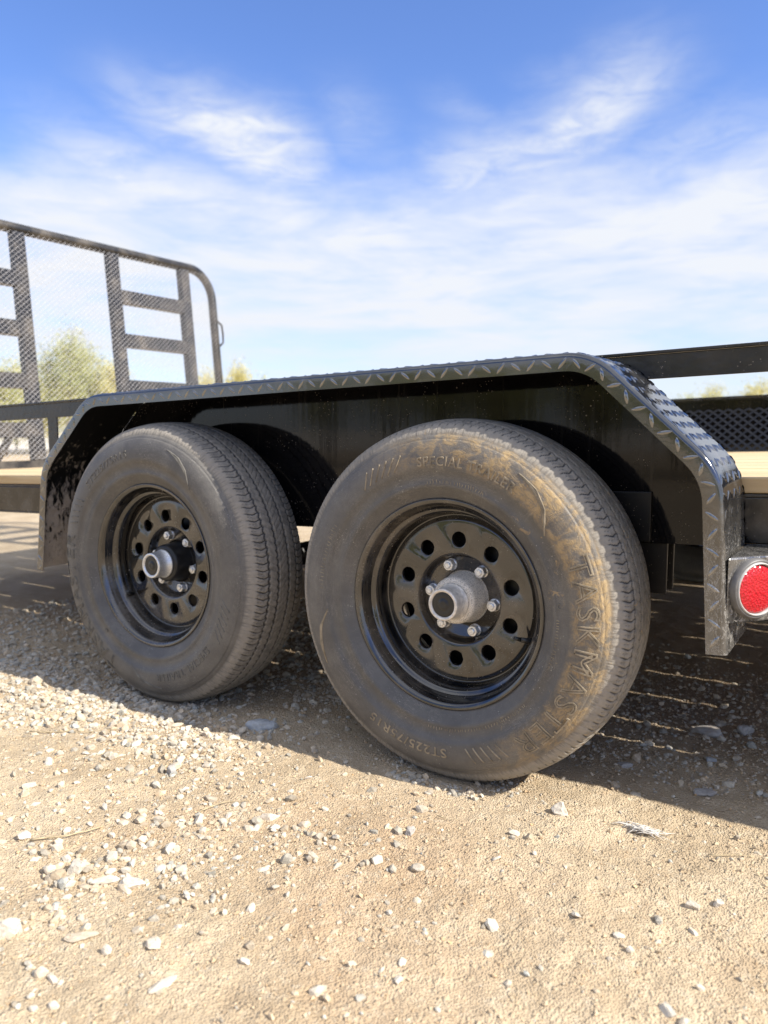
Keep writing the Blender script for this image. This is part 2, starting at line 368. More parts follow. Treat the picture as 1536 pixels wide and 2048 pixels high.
# ------------------------------------------------------------------ ground
def fbm(x, y, sc, oct_=5, seed=0):
    out = np.zeros_like(x); amp = 1.; tot = 0
    for o in range(oct_):
        rs = np.random.default_rng(seed*31+o); T = rs.random((256, 256)).astype(np.float32)
        u_, v_ = x*sc*2**o+17.3*o, y*sc*2**o+9.1*o
        i, j = np.floor(u_).astype(int), np.floor(v_).astype(int); fu, fv = u_-i, v_-j
        fu = fu*fu*(3-2*fu); fv = fv*fv*(3-2*fv); i &= 255; j &= 255; i2, j2 = (i+1) & 255, (j+1) & 255
        out += amp*((T[i, j]*(1-fu)+T[i2, j]*fu)*(1-fv)+(T[i, j2]*(1-fu)+T[i2, j2]*fu)*fv); tot += amp; amp *= .52
    return out/tot-.5
def gheight(x, y):
    x = np.asarray(x, float); y = np.asarray(y, float)
    e = np.clip(np.minimum(np.minimum(x+2.4, 1.4-x), np.minimum(y+1.5, 2.2-y))/.4, 0, 1)
    h = fbm(x, y, 1.5, 3, 1)*.030+fbm(x, y, 14, 4, 2)*.011+fbm(x, y, 55, 3, 3)*.0065
    for cx in (0, -.8324):        # packed flat where the wheels stand
        k = np.exp(-(((x-cx)/.22)**2+((y-.08)/.24)**2)); h = h*(1-k)-.002*k
    ridge = np.exp(-((y+.13+.1*(x+1.1))/.07)**2)*np.clip((-.45-x)/.3, 0, 1)*.018
    return (h+ridge*(.6+fbm(x, y, 9, 3, 5)))*e
xs, ys = np.linspace(-2.4, 1.4, 560), np.linspace(-1.5, 2.2, 460)
X_, Y_ = np.meshgrid(xs, ys, indexing='ij')
gv = np.stack([X_, Y_, gheight(X_, Y_)], 2).reshape(-1, 3)
i, j = np.meshgrid(np.arange(559), np.arange(459), indexing='ij')
gf = np.stack([i*460+j, (i+1)*460+j, (i+1)*460+j+1, i*460+j+1], 2).reshape(-1, 4)
# surrounding sheet joined on, out to the horizon
big = np.array([(-1500, -1500), (1500, -1500), (1500, 1500), (-1500, 1500)]); inn = np.array([(-2.4, -1.5), (1.4, -1.5), (1.4, 2.2), (-2.4, 2.2)])
rings = [inn]+[inn.mean(0)+(inn-inn.mean(0))*s_ for s_ in (1.6, 3, 6, 14, 40)]+[big]; nv = len(gv); ov = []; of = []
for rg in rings: ov += [(a, b_, 0) for a, b_ in rg]
for k in range(len(rings)-1):
    for q in range(4): of.append((nv+k*4+q, nv+(k+1)*4+q, nv+(k+1)*4+(q+1) % 4, nv+k*4+(q+1) % 4))
gme = npmesh('ground', np.vstack([gv, ov]), np.vstack([gf, of]), True)
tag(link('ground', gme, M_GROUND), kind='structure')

# ---- gravel (uncountable) as merged real stones
def ico(sub):
    bm = bmesh.new(); bmesh.ops.create_icosphere(bm, subdivisions=sub, radius=1)
    V = np.array([v.co[:] for v in bm.verts]); F = np.array([[v.index for v in f_.verts] for f_ in bm.faces]); bm.free(); return V, F
def chip(sub, rs, cuts=9, flat=.6):
    V, F = ico(sub); V = V.copy()
    for _ in range(cuts):
        n_ = rs.normal(size=3); n_ /= np.linalg.norm(n_); d_ = rs.uniform(.45, .85); s_ = V@n_
        V -= np.clip(s_-d_, 0, None)[:, None]*n_
    V *= np.array([1, rs.uniform(.6, .95), flat*rs.uniform(.75, 1.25)]); V += rs.normal(size=V.shape)*.02
    return V, F
rs = np.random.default_rng(3)
CH_S = [chip(1, rs, 5) for _ in range(6)]; CH_M = [chip(2, rs, 9) for _ in range(6)]
def scatter(name, P, sizes, tpl, mat_, tint, parent=None, sink=.25):
    Vs, Fs, Ts = [], [], []; off = 0; k = len(tpl); which = RNG.integers(0, k, len(P))
    for q in range(k):
        sel = np.where(which == q)[0]; V, F = tpl[q]; n = len(sel)
        if not n: continue
        a = RNG.random(n)*TAU; tx = RNG.normal(size=n)*.25; sk = RNG.uniform(-.30, .38, n)[:, None]; c, s_ = np.cos(a), np.sin(a)
        X = V[None, :, 0]*c[:, None]-V[None, :, 1]*s_[:, None]; Y = V[None, :, 0]*s_[:, None]+V[None, :, 1]*c[:, None]
        Z = V[None, :, 2]+X*tx[:, None]
        sz = sizes[sel][:, None]
        vv = np.stack([X*sz+P[sel, 0][:, None], Y*sz+P[sel, 1][:, None], (Z+sk)*sz+P[sel, 2][:, None]], 2)
        Vs.append(vv.reshape(-1, 3)); Fs.append((F[None]+(np.arange(n)*len(V))[:, None, None]+off).reshape(-1, 3))
        Ts.append(np.repeat(tint[sel], len(V), 0)); off += n*len(V)
    me = npmesh(name, np.vstack(Vs), np.vstack(Fs)); T = np.vstack(Ts)
    at = me.color_attributes.new('tint', 'FLOAT_COLOR', 'POINT'); at.data.foreach_set('color', np.hstack([T, np.ones((len(T), 1))]).astype(np.float32).ravel())
    return link(name, me, mat_, parent)
def in_tire(P):
    m_ = np.zeros(len(P), bool)
    for cx in (0, -.8324): m_ |= (abs(P[:, 0]-cx) < .085) & (P[:, 1] > 0.0) & (P[:, 1] < .19)
    return m_
def dens(x, y):
    left = np.clip((.25-x)/.75, 0, 1); n_ = fbm(x, y, 4, 4, 11)+.5; n2 = fbm(x, y, 1.8, 3, 14)+.5
    d_ = .05+.80*left*np.clip((n_-.40)*3.6, 0.04, 1)*np.clip((n2-.33)*3.4, .12, 1)
    d_ += 1.2*np.exp(-((y+.10+.15*(x+.8))/.12)**2)*np.clip((-.30-x)/.25, 0, 1)      # raked-up band by the front wheel
    d_ += .35*(y > .22); d_ = d_*np.clip((1.25-y)/.5, 0, 1)*np.clip((1.2-x)/.4, 0, 1)
    return np.clip(d_, 0, 1)
def sample(n, x0, x1, y0, y1, fn):
    P = np.stack([RNG.uniform(x0, x1, n), RNG.uniform(y0, y1, n)], 1); P = P[RNG.random(n) < fn(P[:, 0], P[:, 1])]
    P = np.column_stack([P, gheight(P[:, 0], P[:, 1])]); return P[~in_tire(P)]
def tints(n, lo, hi, hue=.05):
    b_ = (lo+(hi-lo)*RNG.random(n)**.8)[:, None]; h_ = RNG.normal(size=(n, 1))*hue; return np.hstack([b_*(1+h_), b_, b_*(1-h_*1.2)])
P = sample(84000, -2.1, 1.2, -1.0, 1.25, dens)
# stones shouldered up against the tread where each wheel has settled
pr_ = [(cx+math.copysign(RNG.uniform(.07, .16), RNG.normal()), RNG.uniform(0, .19)) for cx in (0, -.8324) for _ in range(260)]+[(cx+RNG.uniform(-.10, .10), RNG.uniform(-.045, -.005)) for cx in (0, -.8324) for _ in range(160)]
pr_ = np.array(pr_); P = np.vstack([P, np.column_stack([pr_, gheight(pr_[:, 0], pr_[:, 1])])]); sz = np.clip(RNG.lognormal(-5.50, .52, len(P))*np.clip(1.1-.25*P[:, 0], .85, 1.35), .0019, .014)
tag(scatter('gravel', P, sz, CH_M[:2]+CH_S, M_STONE, tints(len(P), .60, 1.10), ), kind='stuff')
P = sample(135000, -1.9, 1.2, -1.05, 1.1, lambda x, y: .35+.65*dens(x, y)); sz = np.clip(RNG.lognormal(-6.25, .42, len(P)), .0009, .0048)
CH_T = [chip(0, rs, 2) if False else (lambda vf: (vf[0]*np.array([1, .8, .6])+rs.normal(size=vf[0].shape)*.12, vf[1]))(ico(1)) for _ in range(1)]
V0 = np.array([(1, 0, 0), (-.9, .1, 0), (.1, .9, .1), (0, -1, 0), (.1, .1, .7), (0, 0, -.6)], float); F0 = np.array([(0, 2, 4), (2, 1, 4), (1, 3, 4), (3, 0, 4), (2, 0, 5), (1, 2, 5), (3, 1, 5), (0, 3, 5)])
TT = [(V0+rs.normal(size=V0.shape)*.18, F0) for _ in range(8)]
tag(scatter('soil_crumbs', P, sz, TT, M_GRIT, tints(len(P), .75, 1.15)), kind='stuff')

# ---- stones one can point to
def rock(loc, size, mat_, label, group=None, flat=.6, stretch=1., rot=0., seed=0, name='stone', cat='stone', tilt=0., sink=.3):
    r_ = np.random.default_rng(100+seed); V, F = chip(3, r_, 13, flat)
    V *= np.array([stretch, 1, 1]); V += (r_.normal(size=V.shape)*.006); me = npmesh(name, V*size, F)
    gz = float(gheight(loc[0], loc[1])); o = link(name, me, mat_, None, (loc[0], loc[1], gz+size*flat*sink)); o.rotation_euler = (tilt, tilt*.5, rot)
    return tag(o, label, cat, group)
rock((-.465, -.01), .036, M_BLUE, 'flat blue-grey slate stone lying in the shade between the two tires', flat=.5, stretch=1.15, rot=.5, seed=1, tilt=.12)
rock((.250, -.013), .0185, M_PALE, 'single rounded white stone in the sun just right of the rear tire', flat=.72, rot=.4, seed=2)
rock((.060, -.217), .0125, M_GREYST, 'small two-toned grey stone alone on bare dirt before the rear tire', flat=.8, rot=1, seed=3)
rock((-.466, -.267), .0125, M_GREYST, 'upright dark-sided chip of stone casting a sharp shadow left of the gravel', flat=1.2, rot=1, seed=4)
rock((-.629, -.484), .013, M_TAN, 'lone pinkish round pebble at the far left edge of the dirt', flat=.7, rot=.2, seed=5)
rock((-.491, -.571), .017, M_PALE, 'white pebble at the left edge with a dry twig beside it', flat=.7, rot=.9, seed=6)
rock((-.321, -.591), .0215, M_PALE, 'lumpy white rock, largest of the sunlit cluster in the left foreground', flat=.85, rot=.3, seed=7)
rock((-.360, -.612), .012, M_PALE, 'smooth white pebble touching the left side of the lumpy white rock', flat=.9, rot=.3, seed=8)
rock((-.262, -.580), .017, M_PALE, 'long half-buried white stone right of the lumpy white rock', flat=.45, stretch=1.6, rot=.9, seed=9)
rock((-.225, -.568), .017, M_PALE, 'flat white stone tapering to a point beside the long half-buried one', flat=.45, stretch=1.5, rot=.4, seed=10)
rock((-.180, -.301), .0165, M_PALE, 'wedge-shaped white stone pointing left on the mid-left dirt', flat=.55, stretch=1.35, rot=.5, seed=11)
rock((-.150, -.322), .010, M_PALE, 'small white chip tucked under the wedge-shaped stone', flat=.6, rot=.5, seed=12)
rock((.505, -.164), .0115, M_PALE, 'left one of two white stones near the right edge, split in two lobes', flat=.75, rot=.2, seed=13)
rock((.536, -.141), .0120, M_PALE, 'right one of two white stones near the right edge, pointed at its tip', flat=.9, rot=1.2, seed=14)
rock((-.269, -.738), .019, M_PALE, 'crescent-shaped white stone cut off by the bottom left edge', flat=.6, stretch=1.35, rot=1.0, seed=15)
rock((-.174, -.689), .016, M_TAN, 'flat cream stone half sunk in the dirt at lower left', flat=.35, stretch=1.5, rot=.7, seed=16)
rock((-.075, -.650), .013, M_PALE, 'chunky white stone standing alone at lower left centre', flat=.75, rot=.6, seed=17)
rock((.399, .550), .033, M_GREYST, 'long angular grey stone in the shade under the trailer', flat=.5, stretch=1.35, rot=-.1, seed=18)
rock((.428, .388), .0155, M_BLUE, 'speckled blue-grey pebble in the shade right of the rear tire', flat=.7, rot=.1, seed=19)
rock((.451, .211), .019, M_GREYST, 'flat pale grey stone in the shade nearest the shadow edge', flat=.35, stretch=1.35, rot=.2, seed=20)
rock((.287, .263), .018, M_GREYST, 'flat grey stone with a rounded end in the shade close to the rear tire', flat=.4, stretch=1.3, rot=.7, seed=21)
rock((.465, .585), .026, M_GREYST, 'bulky grey stone at the right edge under the trailer', flat=.6, rot=.7, seed=22)
rock((-1.19, -.098), .030, M_TAN, 'domed cream rock on the gravel bank at the far left', flat=.7, rot=.3, seed=23)
rock((-.640, -.104), .019, M_TAN, 'tan oval stone at the top of the gravel, right on the shadow edge', flat=.5, stretch=1.3, rot=.5, seed=24)
rock((-.532, -.107), .015, M_PALE, 'white oval stone on the shadow edge left of the blocky one', flat=.55, stretch=1.3, rot=.5, seed=25)
rock((-.467, -.096), .0155, M_PALE, 'blocky white stone on the shadow edge just below the slate stone', flat=.7, stretch=1.2, rot=.3, seed=26)
rock((.160, -.035), .0065, M_TAN, 'tiny pebble alone left of the rounded white stone', flat=.7, seed=27)
rock((.043, -.603), .008, M_PALE, 'small round pebble alone in the centre foreground', flat=.8, seed=28)
rock((-.009, -.691), .013, M_PALE, 'thin white sliver of stone lying slantwise near the bottom', flat=.35, stretch=1.7, rot=1.3, seed=29)
rock((-.530, -.180), .013, M_PALE, 'square-faced white stone leaning on its edge among the gravel', flat=1.0, rot=.4, seed=30)
rock((-.118, -.640), .010, M_TAN, 'small cream stone between the half-sunk and the chunky stone', flat=.7, rot=.4, seed=31)
rock((-.120, -.690), .0085, M_PALE, 'small upright pebble in front of the chunky white stone', flat=1., rot=.4, seed=32)
# mid-sized stones nothing tells apart
GRP = 'pale limestone pebbles strewn over the sunlit dirt'
SH = [npmesh('pebble', (lambda vf: vf[0])(CH_M[q]), CH_M[q][1]) for q in range(6)]
cnt = 0
for _ in range(4000):
    if cnt >= 210: break
    x = random.uniform(-1.25, .55); y = random.uniform(-.85, -.10)
    if random.random() > float(dens(np.array([x]), np.array([y]))[0])*1.1: continue
    if abs(x) < .15 and y > -.05: continue
    cnt += 1; s_ = min(.014, .0055+random.expovariate(1/.0022))
    me = random.choice(SH)
    if not me.materials: me.materials.append(M_PALE)
    o = link('pebble', me, None, None, (x, y, float(gheight(x, y))+s_*.2)); o.scale = (s_*random.uniform(1, 1.5), s_, s_)
    o.rotation_euler = (random.gauss(0, .3), random.gauss(0, .3), random.uniform(0, 6))
    tag(o, 'small pale limestone pebble lying loose on the tan dirt', 'pebble', GRP)
# twigs, straws and the bleached tuft
def stick(pts, r0, label, mat_=M_TWIG, name='twig', cat='twig', parent=None):
    bm = bmesh.new(); P3 = []
    for k in range(len(pts)-1):
        for q in range(4):
            t_ = q/4; x = pts[k][0]*(1-t_)+pts[k+1][0]*t_; y = pts[k][1]*(1-t_)+pts[k+1][1]*t_; P3.append((x, y))
    P3.append(pts[-1]); P3 = [(x+random.gauss(0, .0012), y+random.gauss(0, .0012), float(gheight(x, y))+r0+.002+random.random()*.0015) for x, y in P3]
    n = len(P3); tube_bm(bm, P3, [r0*(1-.6*k/(n-1)) for k in range(n)], 6); return tag(link(name, bm_mesh(name, bm), mat_, parent), label, cat)
stick([(-.47, -.575), (-.42, -.535), (-.40, -.48)], .0018, 'crooked pale twig beside the white pebble at the left edge')
stick([(-.90, -.30), (-.80, -.25), (-.70, -.19)], .0014, 'long dry grass stem lying across the gravel at upper left')
stick([(-.30, -.36), (-.285, -.31), (-.25, -.275)], .0012, 'short bent straw lying among the gravel left of centre')
stick([(.50, -.02), (.56, .02)], .0010, 'thin dark straw lying near the right edge below the shadow')
stick([(.07, -.14), (.11, -.135)], .0009, 'tiny straight straw on bare dirt in front of the rear tire')
tr_ = empty('dry_plant_tuft', (.385, .005, float(gheight(.385, .005))))
tag(tr_, 'bleached frayed tuft of dead plant fibres lying on the sunlit dirt', 'dry tuft')
tb = bmesh.new()
for k in range(46):
    a = random.gauss(.15, .28); s_ = random.uniform(.012, .034); sx = random.gauss(0, .010); sy = random.gauss(0, .006)
    dx_, dy_ = math.cos(a), math.sin(a); c0 = Vector((sx, sy, .004))
    tube_bm(tb, [c0-Vector((dx_, dy_, 0))*s_*.9+Vector((0, 0, random.uniform(-.002, .003))), c0-Vector((dx_, dy_, 0))*s_*.3+Vector((0, random.gauss(0, .002), .004+random.random()*.006)),
                 c0+Vector((dx_, dy_, 0))*s_*.4+Vector((0, random.gauss(0, .003), .003+random.random()*.006)), c0+Vector((dx_*s_, dy_*s_+random.gauss(0, .004), .001))], [.0003, .0009, .0008, .0003], 4)
link('fibres', bm_mesh('fibres', tb), M_BLEACH, tr_)
sb_ = bmesh.new(); tube_bm(sb_, [(-.060, .004, .003), (-.04, .012, .004), (-.015, .002, .004)], [.0004, .0012, .0014], 5); link('stalk', bm_mesh('stalk', sb_), M_TWIG, tr_)

# ------------------------------------------------------------------ trailer
T = empty('trailer', (-.416, .25, 0)); tag(T, 'black tandem-axle flatbed trailer with diamond-plate fenders and pine deck', 'trailer')
T_inv = Matrix.Translation((.416, -.25, 0))
def tp(o):
    o.parent = T; o.matrix_parent_inverse = T_inv; return o
WR, WY = .35, 0.0
# ---- tire
OUT = [(.030, .190), (.012, .1945), (.008, .2005), (.006, .2075), (.002, .2125), (-.004, .220), (-.009, .228), (-.0095, .2285), (-.0125, .2365), (-.0118, .2375), (-.0150, .250), (-.0165, .2600), (-.0178, .2612),
       (-.0185, .272), (-.0185, .285), (-.0168, .297), (-.0140, .307), (-.0102, .3165), (-.0092, .3180), (-.0070, .3190), (-.0062, .3205), (-.0048, .3250), (-.0010, .3268), (.0000, .3290), (.0020, .3330),
       (.0055, .3385), (.0095, .3430), (.0135, .3467)]
def settle(RR, AA, YY, bottom, cy=.096):
    """the loaded tire: flattened at the ground, sidewalls bulging just above it"""
    B = AA-bottom; dn = RR*np.cos(B); al = RR*np.sin(B)
    q = np.clip((dn-.20)/.155, 0, 1)*np.exp(-(al/.15)**2)
    YY = YY+np.where(YY < cy, -1, 1)*.0075*np.sin(np.clip((RR-.215)/.125, 0, 1)*PI)*q
    dn2 = np.where(dn > .3485, .3485+(dn-.3485)*.06, dn)
    return np.stack([np.cos(bottom)*dn2-np.sin(bottom)*al, YY, np.sin(bottom)*dn2+np.cos(bottom)*al], -1)
def tire_mesh(bottom):
    N = 1188; tw0, tw1 = .0165, .1755; ty = np.linspace(tw0, tw1, 92); cy = .096
    tr = .3588-.0098*(np.abs(ty-cy)/.0795)**2.6
    inner = [(2*cy-y, r) for y, r in OUT[::-1]][::1]
    po = np.array(OUT); pin = np.array([q for k, q in enumerate(inner) if k % 2 == 0 or k == len(inner)-1])
    PY = np.concatenate([po[:, 0], ty, pin[:, 0]]); PR = np.concatenate([po[:, 1], tr, pin[:, 1]]); M = len(PY)
    a = np.arange(N)*TAU/N; arc = a*.359                       # metres round the tread
    A, YY = np.meshgrid(arc, PY, indexing='ij'); RR = np.tile(PR, (N, 1)); AA = np.tile(a[:, None], (1, M))
    per = TAU*.359/132
    zig = .0018*np.abs(((A/per) % 1)*2-1)*2-.0018
    dep = np.zeros_like(RR); tread = (YY > tw0-.004) & (YY < tw1+.004) & (RR > .34)
    for gy, gw in ((.0475, .0021), (.0775, .0026), (.1145, .0026), (.1445, .0021)):
        d_ = np.abs(YY+zig-gy); dep = np.maximum(dep, np.clip((gw+.0012-d_)/.0016, 0, 1)*.0062)
    rel = np.abs(YY-cy)
    # shoulder sipes, hooked towards the groove
    bend = np.where(rel > .0485, .004*np.sin((rel-.0485)*110), 0)
    ph = np.abs((((A+bend+.3*per)/per+.5) % 1)-.5)*per
    sho = (rel > .0495); dep = np.maximum(dep, np.where(sho, np.clip((.0015-ph)/.0009, 0, 1)*.0038*np.clip((.089-rel)/.01, .25, 1), 0))
    ph2 = np.abs((((A+bend*.6+.8*per)/per+.5) % 1)-.5)*per
    dep = np.maximum(dep, np.where(sho & (rel > .06), np.clip((.0011-ph2)/.0009, 0, 1)*.0018, 0))
    ph3 = np.abs((((A+.5*(YY-cy))/(per/1.)+.15) % 1)-.5)*per
    dep = np.maximum(dep, np.where(~sho & (rel > .017), np.clip((.0009-ph3)/.0007, 0, 1)*.0018, 0))
    ph4 = np.abs((((A-.9*(YY-cy))/per+.4) % 1)-.5)*per
    dep = np.maximum(dep, np.where(rel < .012, np.clip((.0011-ph4)/.0008, 0, 1)*.0026, 0))
    RR = RR-np.where(tread, dep, 0)
    # buttress ribs just outside the tread: short radial nicks
    but = (YY < .012) & (RR > .334); RR = RR-np.where(but, np.clip((.0014-ph)/.0009, 0, 1)*.0016, 0)
    V = settle(RR, AA, YY, bottom).reshape(-1, 3)
    i, j = np.meshgrid(np.arange(N), np.arange(M-1), indexing='ij'); i2 = (i+1) % N
    F = np.stack([i*M+j, i2*M+j, i2*M+j+1, i*M+j+1], 2).reshape(-1, 4)
    me = npmesh('tire', V, F, True); gd = np.where(tread, np.clip(dep/.0035, 0, 1), 0).ravel()
    at = me.attributes.new('groove', 'FLOAT', 'POINT'); at.data.foreach_set('value', gd.astype(np.float32)); return me
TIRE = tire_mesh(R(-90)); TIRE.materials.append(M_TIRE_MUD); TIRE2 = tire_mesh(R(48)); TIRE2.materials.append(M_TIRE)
po_ = np.array(OUT[3:]); 
def side_y(r): return float(np.interp(r, po_[:, 1], po_[:, 0]))
def text_mesh(s_, size, bold=0.):
    cu_ = bpy.data.curves.new('t', 'FONT'); cu_.body = s_; cu_.size = size; cu_.offset = bold; cu_.resolution_u = 3; cu_.space_character = 1.12
    o = bpy.data.objects.new('t', cu_); C.objects.link(o); bpy.context.view_layer.update()
    me = bpy.data.meshes.new_from_object(o.evaluated_get(bpy.context.evaluated_depsgraph_get())); bpy.data.objects.remove(o); bpy.data.curves.remove(cu_); return me
def arc_text(bm_out, s_, a0, a1, r0, h, shear=0., raise_=.0009, bold=0., outline=False):
    """a0 -> a1 degrees clockwise, letter feet towards the hub"""
    me = text_mesh(s_, 1., bold); b = bmesh.new(); b.from_mesh(me); bpy.data.meshes.remove(me)
    xs_ = [v.co.x for v in b.verts]; ys_ = [v.co.y for v in b.verts]; x0, x1, y0, y1 = min(xs_), max(xs_), min(ys_), max(ys_)
    if outline:
        r_ = bmesh.ops.inset_region(b, faces=b.faces[:], thickness=.045, use_even_offset=True, use_boundary=True)
        keep = set(r_['faces']); bmesh.ops.delete(b, geom=[f_ for f_ in b.faces if f_ not in keep], context='FACES')
    bmesh.ops.triangulate(b, faces=b.faces); bmesh.ops.subdivide_edges(b, edges=[e for e in b.edges if e.calc_length() > .12], cuts=2)
    bmesh.ops.triangulate(b, faces=b.faces)
    top = {}
    for v in b.verts:
        u_ = (v.co.x-x0)/(x1-x0); q = (v.co.y-y0)/(y1-y0); a = R(a0+(a1-a0)*u_-shear*q); r = r0+h*q
        top[v] = (a, r)
    vmap = {}; low = {}
    for v, (a, r) in top.items():
        y = side_y(r); vmap[v] = bm_out.verts.new((r*math.cos(a), y-raise_, r*math.sin(a))); low[v] = None
    for f_ in b.faces: bm_out.faces.new([vmap[v] for v in f_.verts])
    for e in b.edges:
        if len(e.link_faces) == 1:
            for v in e.verts:
                if low[v] is None: a, r = top[v]; low[v] = bm_out.verts.new((r*math.cos(a), side_y(r)+.001, r*math.sin(a)))
            p, q = e.verts; bm_out.faces.new((vmap[p], vmap[q], low[q], low[p]))
    b.free()
def arc_rib(bm, pts, wd=.0012):
    """raised hair rib through (deg, r) points"""
    P3 = []
    for k in range(len(pts)-1):
        for q in range(6):
            t_ = q/6; a = pts[k][0]*(1-t_)+pts[k+1][0]*t_; r = pts[k][1]*(1-t_)+pts[k+1][1]*t_; P3.append((R(a), r))
    P3.append((R(pts[-1][0]), pts[-1][1])); tube_bm(bm, [(r*math.cos(a), side_y(r), r*math.sin(a)) for a, r in P3], wd, 5)
LETTERS = []
def glyph(name, fn, m_=None):
    b = bmesh.new(); fn(b); me = bm_mesh(name, b); me.materials.append(m_ or M_LETTERM); out = []
    co = np.empty(len(me.vertices)*3, np.float32); me.vertices.foreach_get('co', co); co = co.reshape(-1, 3); r_ = np.hypot(co[:, 0], co[:, 2]); a_ = np.arctan2(co[:, 2], co[:, 0])
    for bot in (R(-90), R(48)):
        m2 = me.copy(); m2.vertices.foreach_set('co', settle(r_, a_, co[:, 1], bot).astype(np.float32).ravel()); m2.update(); out.append(m2)
    LETTERS.append(out)
def ribs(b, L_):
    for q in L_: arc_rib(b, *q)
glyph('raised_word', lambda b: arc_text(b, 'TASKMASTER', 24, -55, 0.2740, .040, outline=True, bold=.012, raise_=.0016))
glyph('raised_word', lambda b: arc_text(b, 'SPECIAL TRAILER', 99, 56, .2695, .0185, raise_=.0014, bold=.01))
glyph('raised_word', lambda b: arc_text(b, 'ST225/75R15', -85, -122, .2750, .0185, raise_=.0014, bold=.01))
rr3 = random.Random(9)
for a0, a1, r_, h_ in ((178, 148, .272, .011), (96, 66, .236, .008), (-42, -96, .238, .006), (-20, 2, .236, .006)):   # worn, unreadable moulding
    a_ = a0
    while (a_ < a1) == (a0 < a1):
        w_ = rr3.uniform(.5, 1.3); k_ = 1 if a1 > a0 else -1
        hh = h_*rr3.uniform(.6, 1); glyph('raised_mark', lambda b: ribs(b, [([(a_, r_), (a_+k_*rr3.uniform(-.4, .4), r_+hh)], .0008)])); a_ += k_*(w_+.5)
for k in range(5): glyph('raised_bar', lambda b: ribs(b, [([(-60-k*3.4, .302), (-62.8-k*3.4, .272)], .0019)]))
for k in range(6): glyph('raised_bar', lambda b: ribs(b, [([(127-k*3.3, .272), (124.5-k*3.3, .285), (122.5-k*3.3, .299)], .0017)]))
for c0 in (58, -150):
    for k in range(5): glyph('raised_swoosh', lambda b: ribs(b, [([(c0-k*1.4, .306-.0015*k), (c0-8-k*1.6, .303-.004*k), (c0-15-k*1.2, .290-.005*k), (c0-20-k*.6, .270-.002*k)], .0016)]))
def ring_at(bm, a, r, rad, w_=.0009):
    c = Vector((r*math.cos(R(a)), side_y(r)-.0003, r*math.sin(R(a))))
    tube_bm(bm, [c+Vector((math.cos(q*TAU/14)*rad, 0, math.sin(q*TAU/14)*rad)) for q in range(15)], w_, 4, False)
glyph('raised_ring', lambda b: ring_at(b, 7, .244, .0046), M_LETTER)
# ---- rim with a drilled disc
def rim_mesh():
    prof = [(.030, .188), (.018, .1915), (.010, .1965), (.0065, .2035), (.0052, .2065), (.0035, .2065), (.0028, .2040), (.0050, .1985), (.0100, .1945), (.0170, .1915),
            (.0300, .1885), (.0345, .1870), (.0370, .1810), (.0400, .1770), (.0560, .1745), (.0680, .1735), (.0740, .1715), (.0760, .1690), (.0750, .1665), (.0700, .1645), (.0665, .1615), (.0655, .1580)]
    n = 160; V, F = lathe(prof, n); bm = bmesh.new()
    vs = [bm.verts.new(v) for v in V]
    for f_ in F: bm.faces.new([vs[k] for k in f_])
    m_ = len(prof); ring_o = [vs[k*m_+m_-1] for k in range(n)]
    # annulus r .094-.158 with ten holes, built in sectors
    r_in, r_out, rh, hr, yy = .0955, .158, .1207, .0150, .0655
    inner = [bm.verts.new((r_in*math.cos(k*TAU/n), yy+.002, r_in*math.sin(k*TAU/n))) for k in range(n)]
    per = n//10
    for s_ in range(10):
        a0 = s_*TAU/10; bo = [ring_o[(s_*per+k) % n] for k in range(per+1)]; bi = [inner[(s_*per+k) % n] for k in range(per+1)]
        ac = a0+TAU/20; c = Vector((rh*math.cos(ac), yy, rh*math.sin(ac)))
        # boundary loop: out arc a0->a1, then radial, then inner arc back, radial
        mids1 = (bo[-1], bi[-1]); loop = bo+list(reversed(bi)); L = len(loop)
        hv = []; hv2 = []; hv3 = []
        th0 = math.atan2(loop[0].co.z-c.z, loop[0].co.x-c.x)
        # corners of the sector sit at loop indices 0, per, per+1, L-1; spread the rim of the hole evenly between them
        angs = [math.atan2(v.co.z-c.z, v.co.x-c.x) for v in loop]
        for q_ in range(1, L):
            while angs[q_]-angs[q_-1] > PI: angs[q_] -= TAU
            while angs[q_]-angs[q_-1] < -PI: angs[q_] += TAU
        sgn = 1 if angs[-1] > angs[0] else -1
        for q_, v in enumerate(loop):
            an = .25*angs[q_]+.75*(angs[0]+sgn*TAU*q_/L); d_ = Vector((math.cos(an), 0, math.sin(an)))
            hv.append(bm.verts.new(c+d_*(hr+.0016)+Vector((0, 0, 0)))); hv2.append(bm.verts.new(c+d_*hr+Vector((0, .0014, 0)))); hv3.append(bm.verts.new(c+d_*hr+Vector((0, .008, 0))))
        for k in range(L):
            k2 = (k+1) % L
            bm.faces.new((loop[k], loop[k2], hv[k2], hv[k])); bm.faces.new((hv[k], hv[k2], hv2[k2], hv2[k])); bm.faces.new((hv2[k], hv2[k2], hv3[k2], hv3[k]))
    prof2 = [(yy+.002, r_in), (.0685, .0925), (.0730, .0895), (.0850, .0865), (.0920, .0840), (.0950, .0800), (.0950, .0565), (.0965, .0545), (.1010, .0540)]
    V2, F2 = lathe(prof2, n); m2 = len(prof2); vs2 = [bm.verts.new(v) for v in V2]
    for f_ in F2: bm.faces.new([vs2[k] for k in f_])
    bmesh.ops.remove_doubles(bm, verts=bm.verts, dist=.00005)
    # back of the barrel
    V3, F3 = lathe([(.030, .188), (.06, .178), (.12, .178), (.165, .190), (.185, .205)], n); vs3 = [bm.verts.new(v) for v in V3]
    for f_ in F3: bm.faces.new([vs3[k] for k in f_])
    bmesh.ops.recalc_face_normals(bm, faces=bm.faces)
    me = bm_mesh('wheel', bm, True); return me
RIM = rim_mesh(); RIM.materials.append(M_RIM)
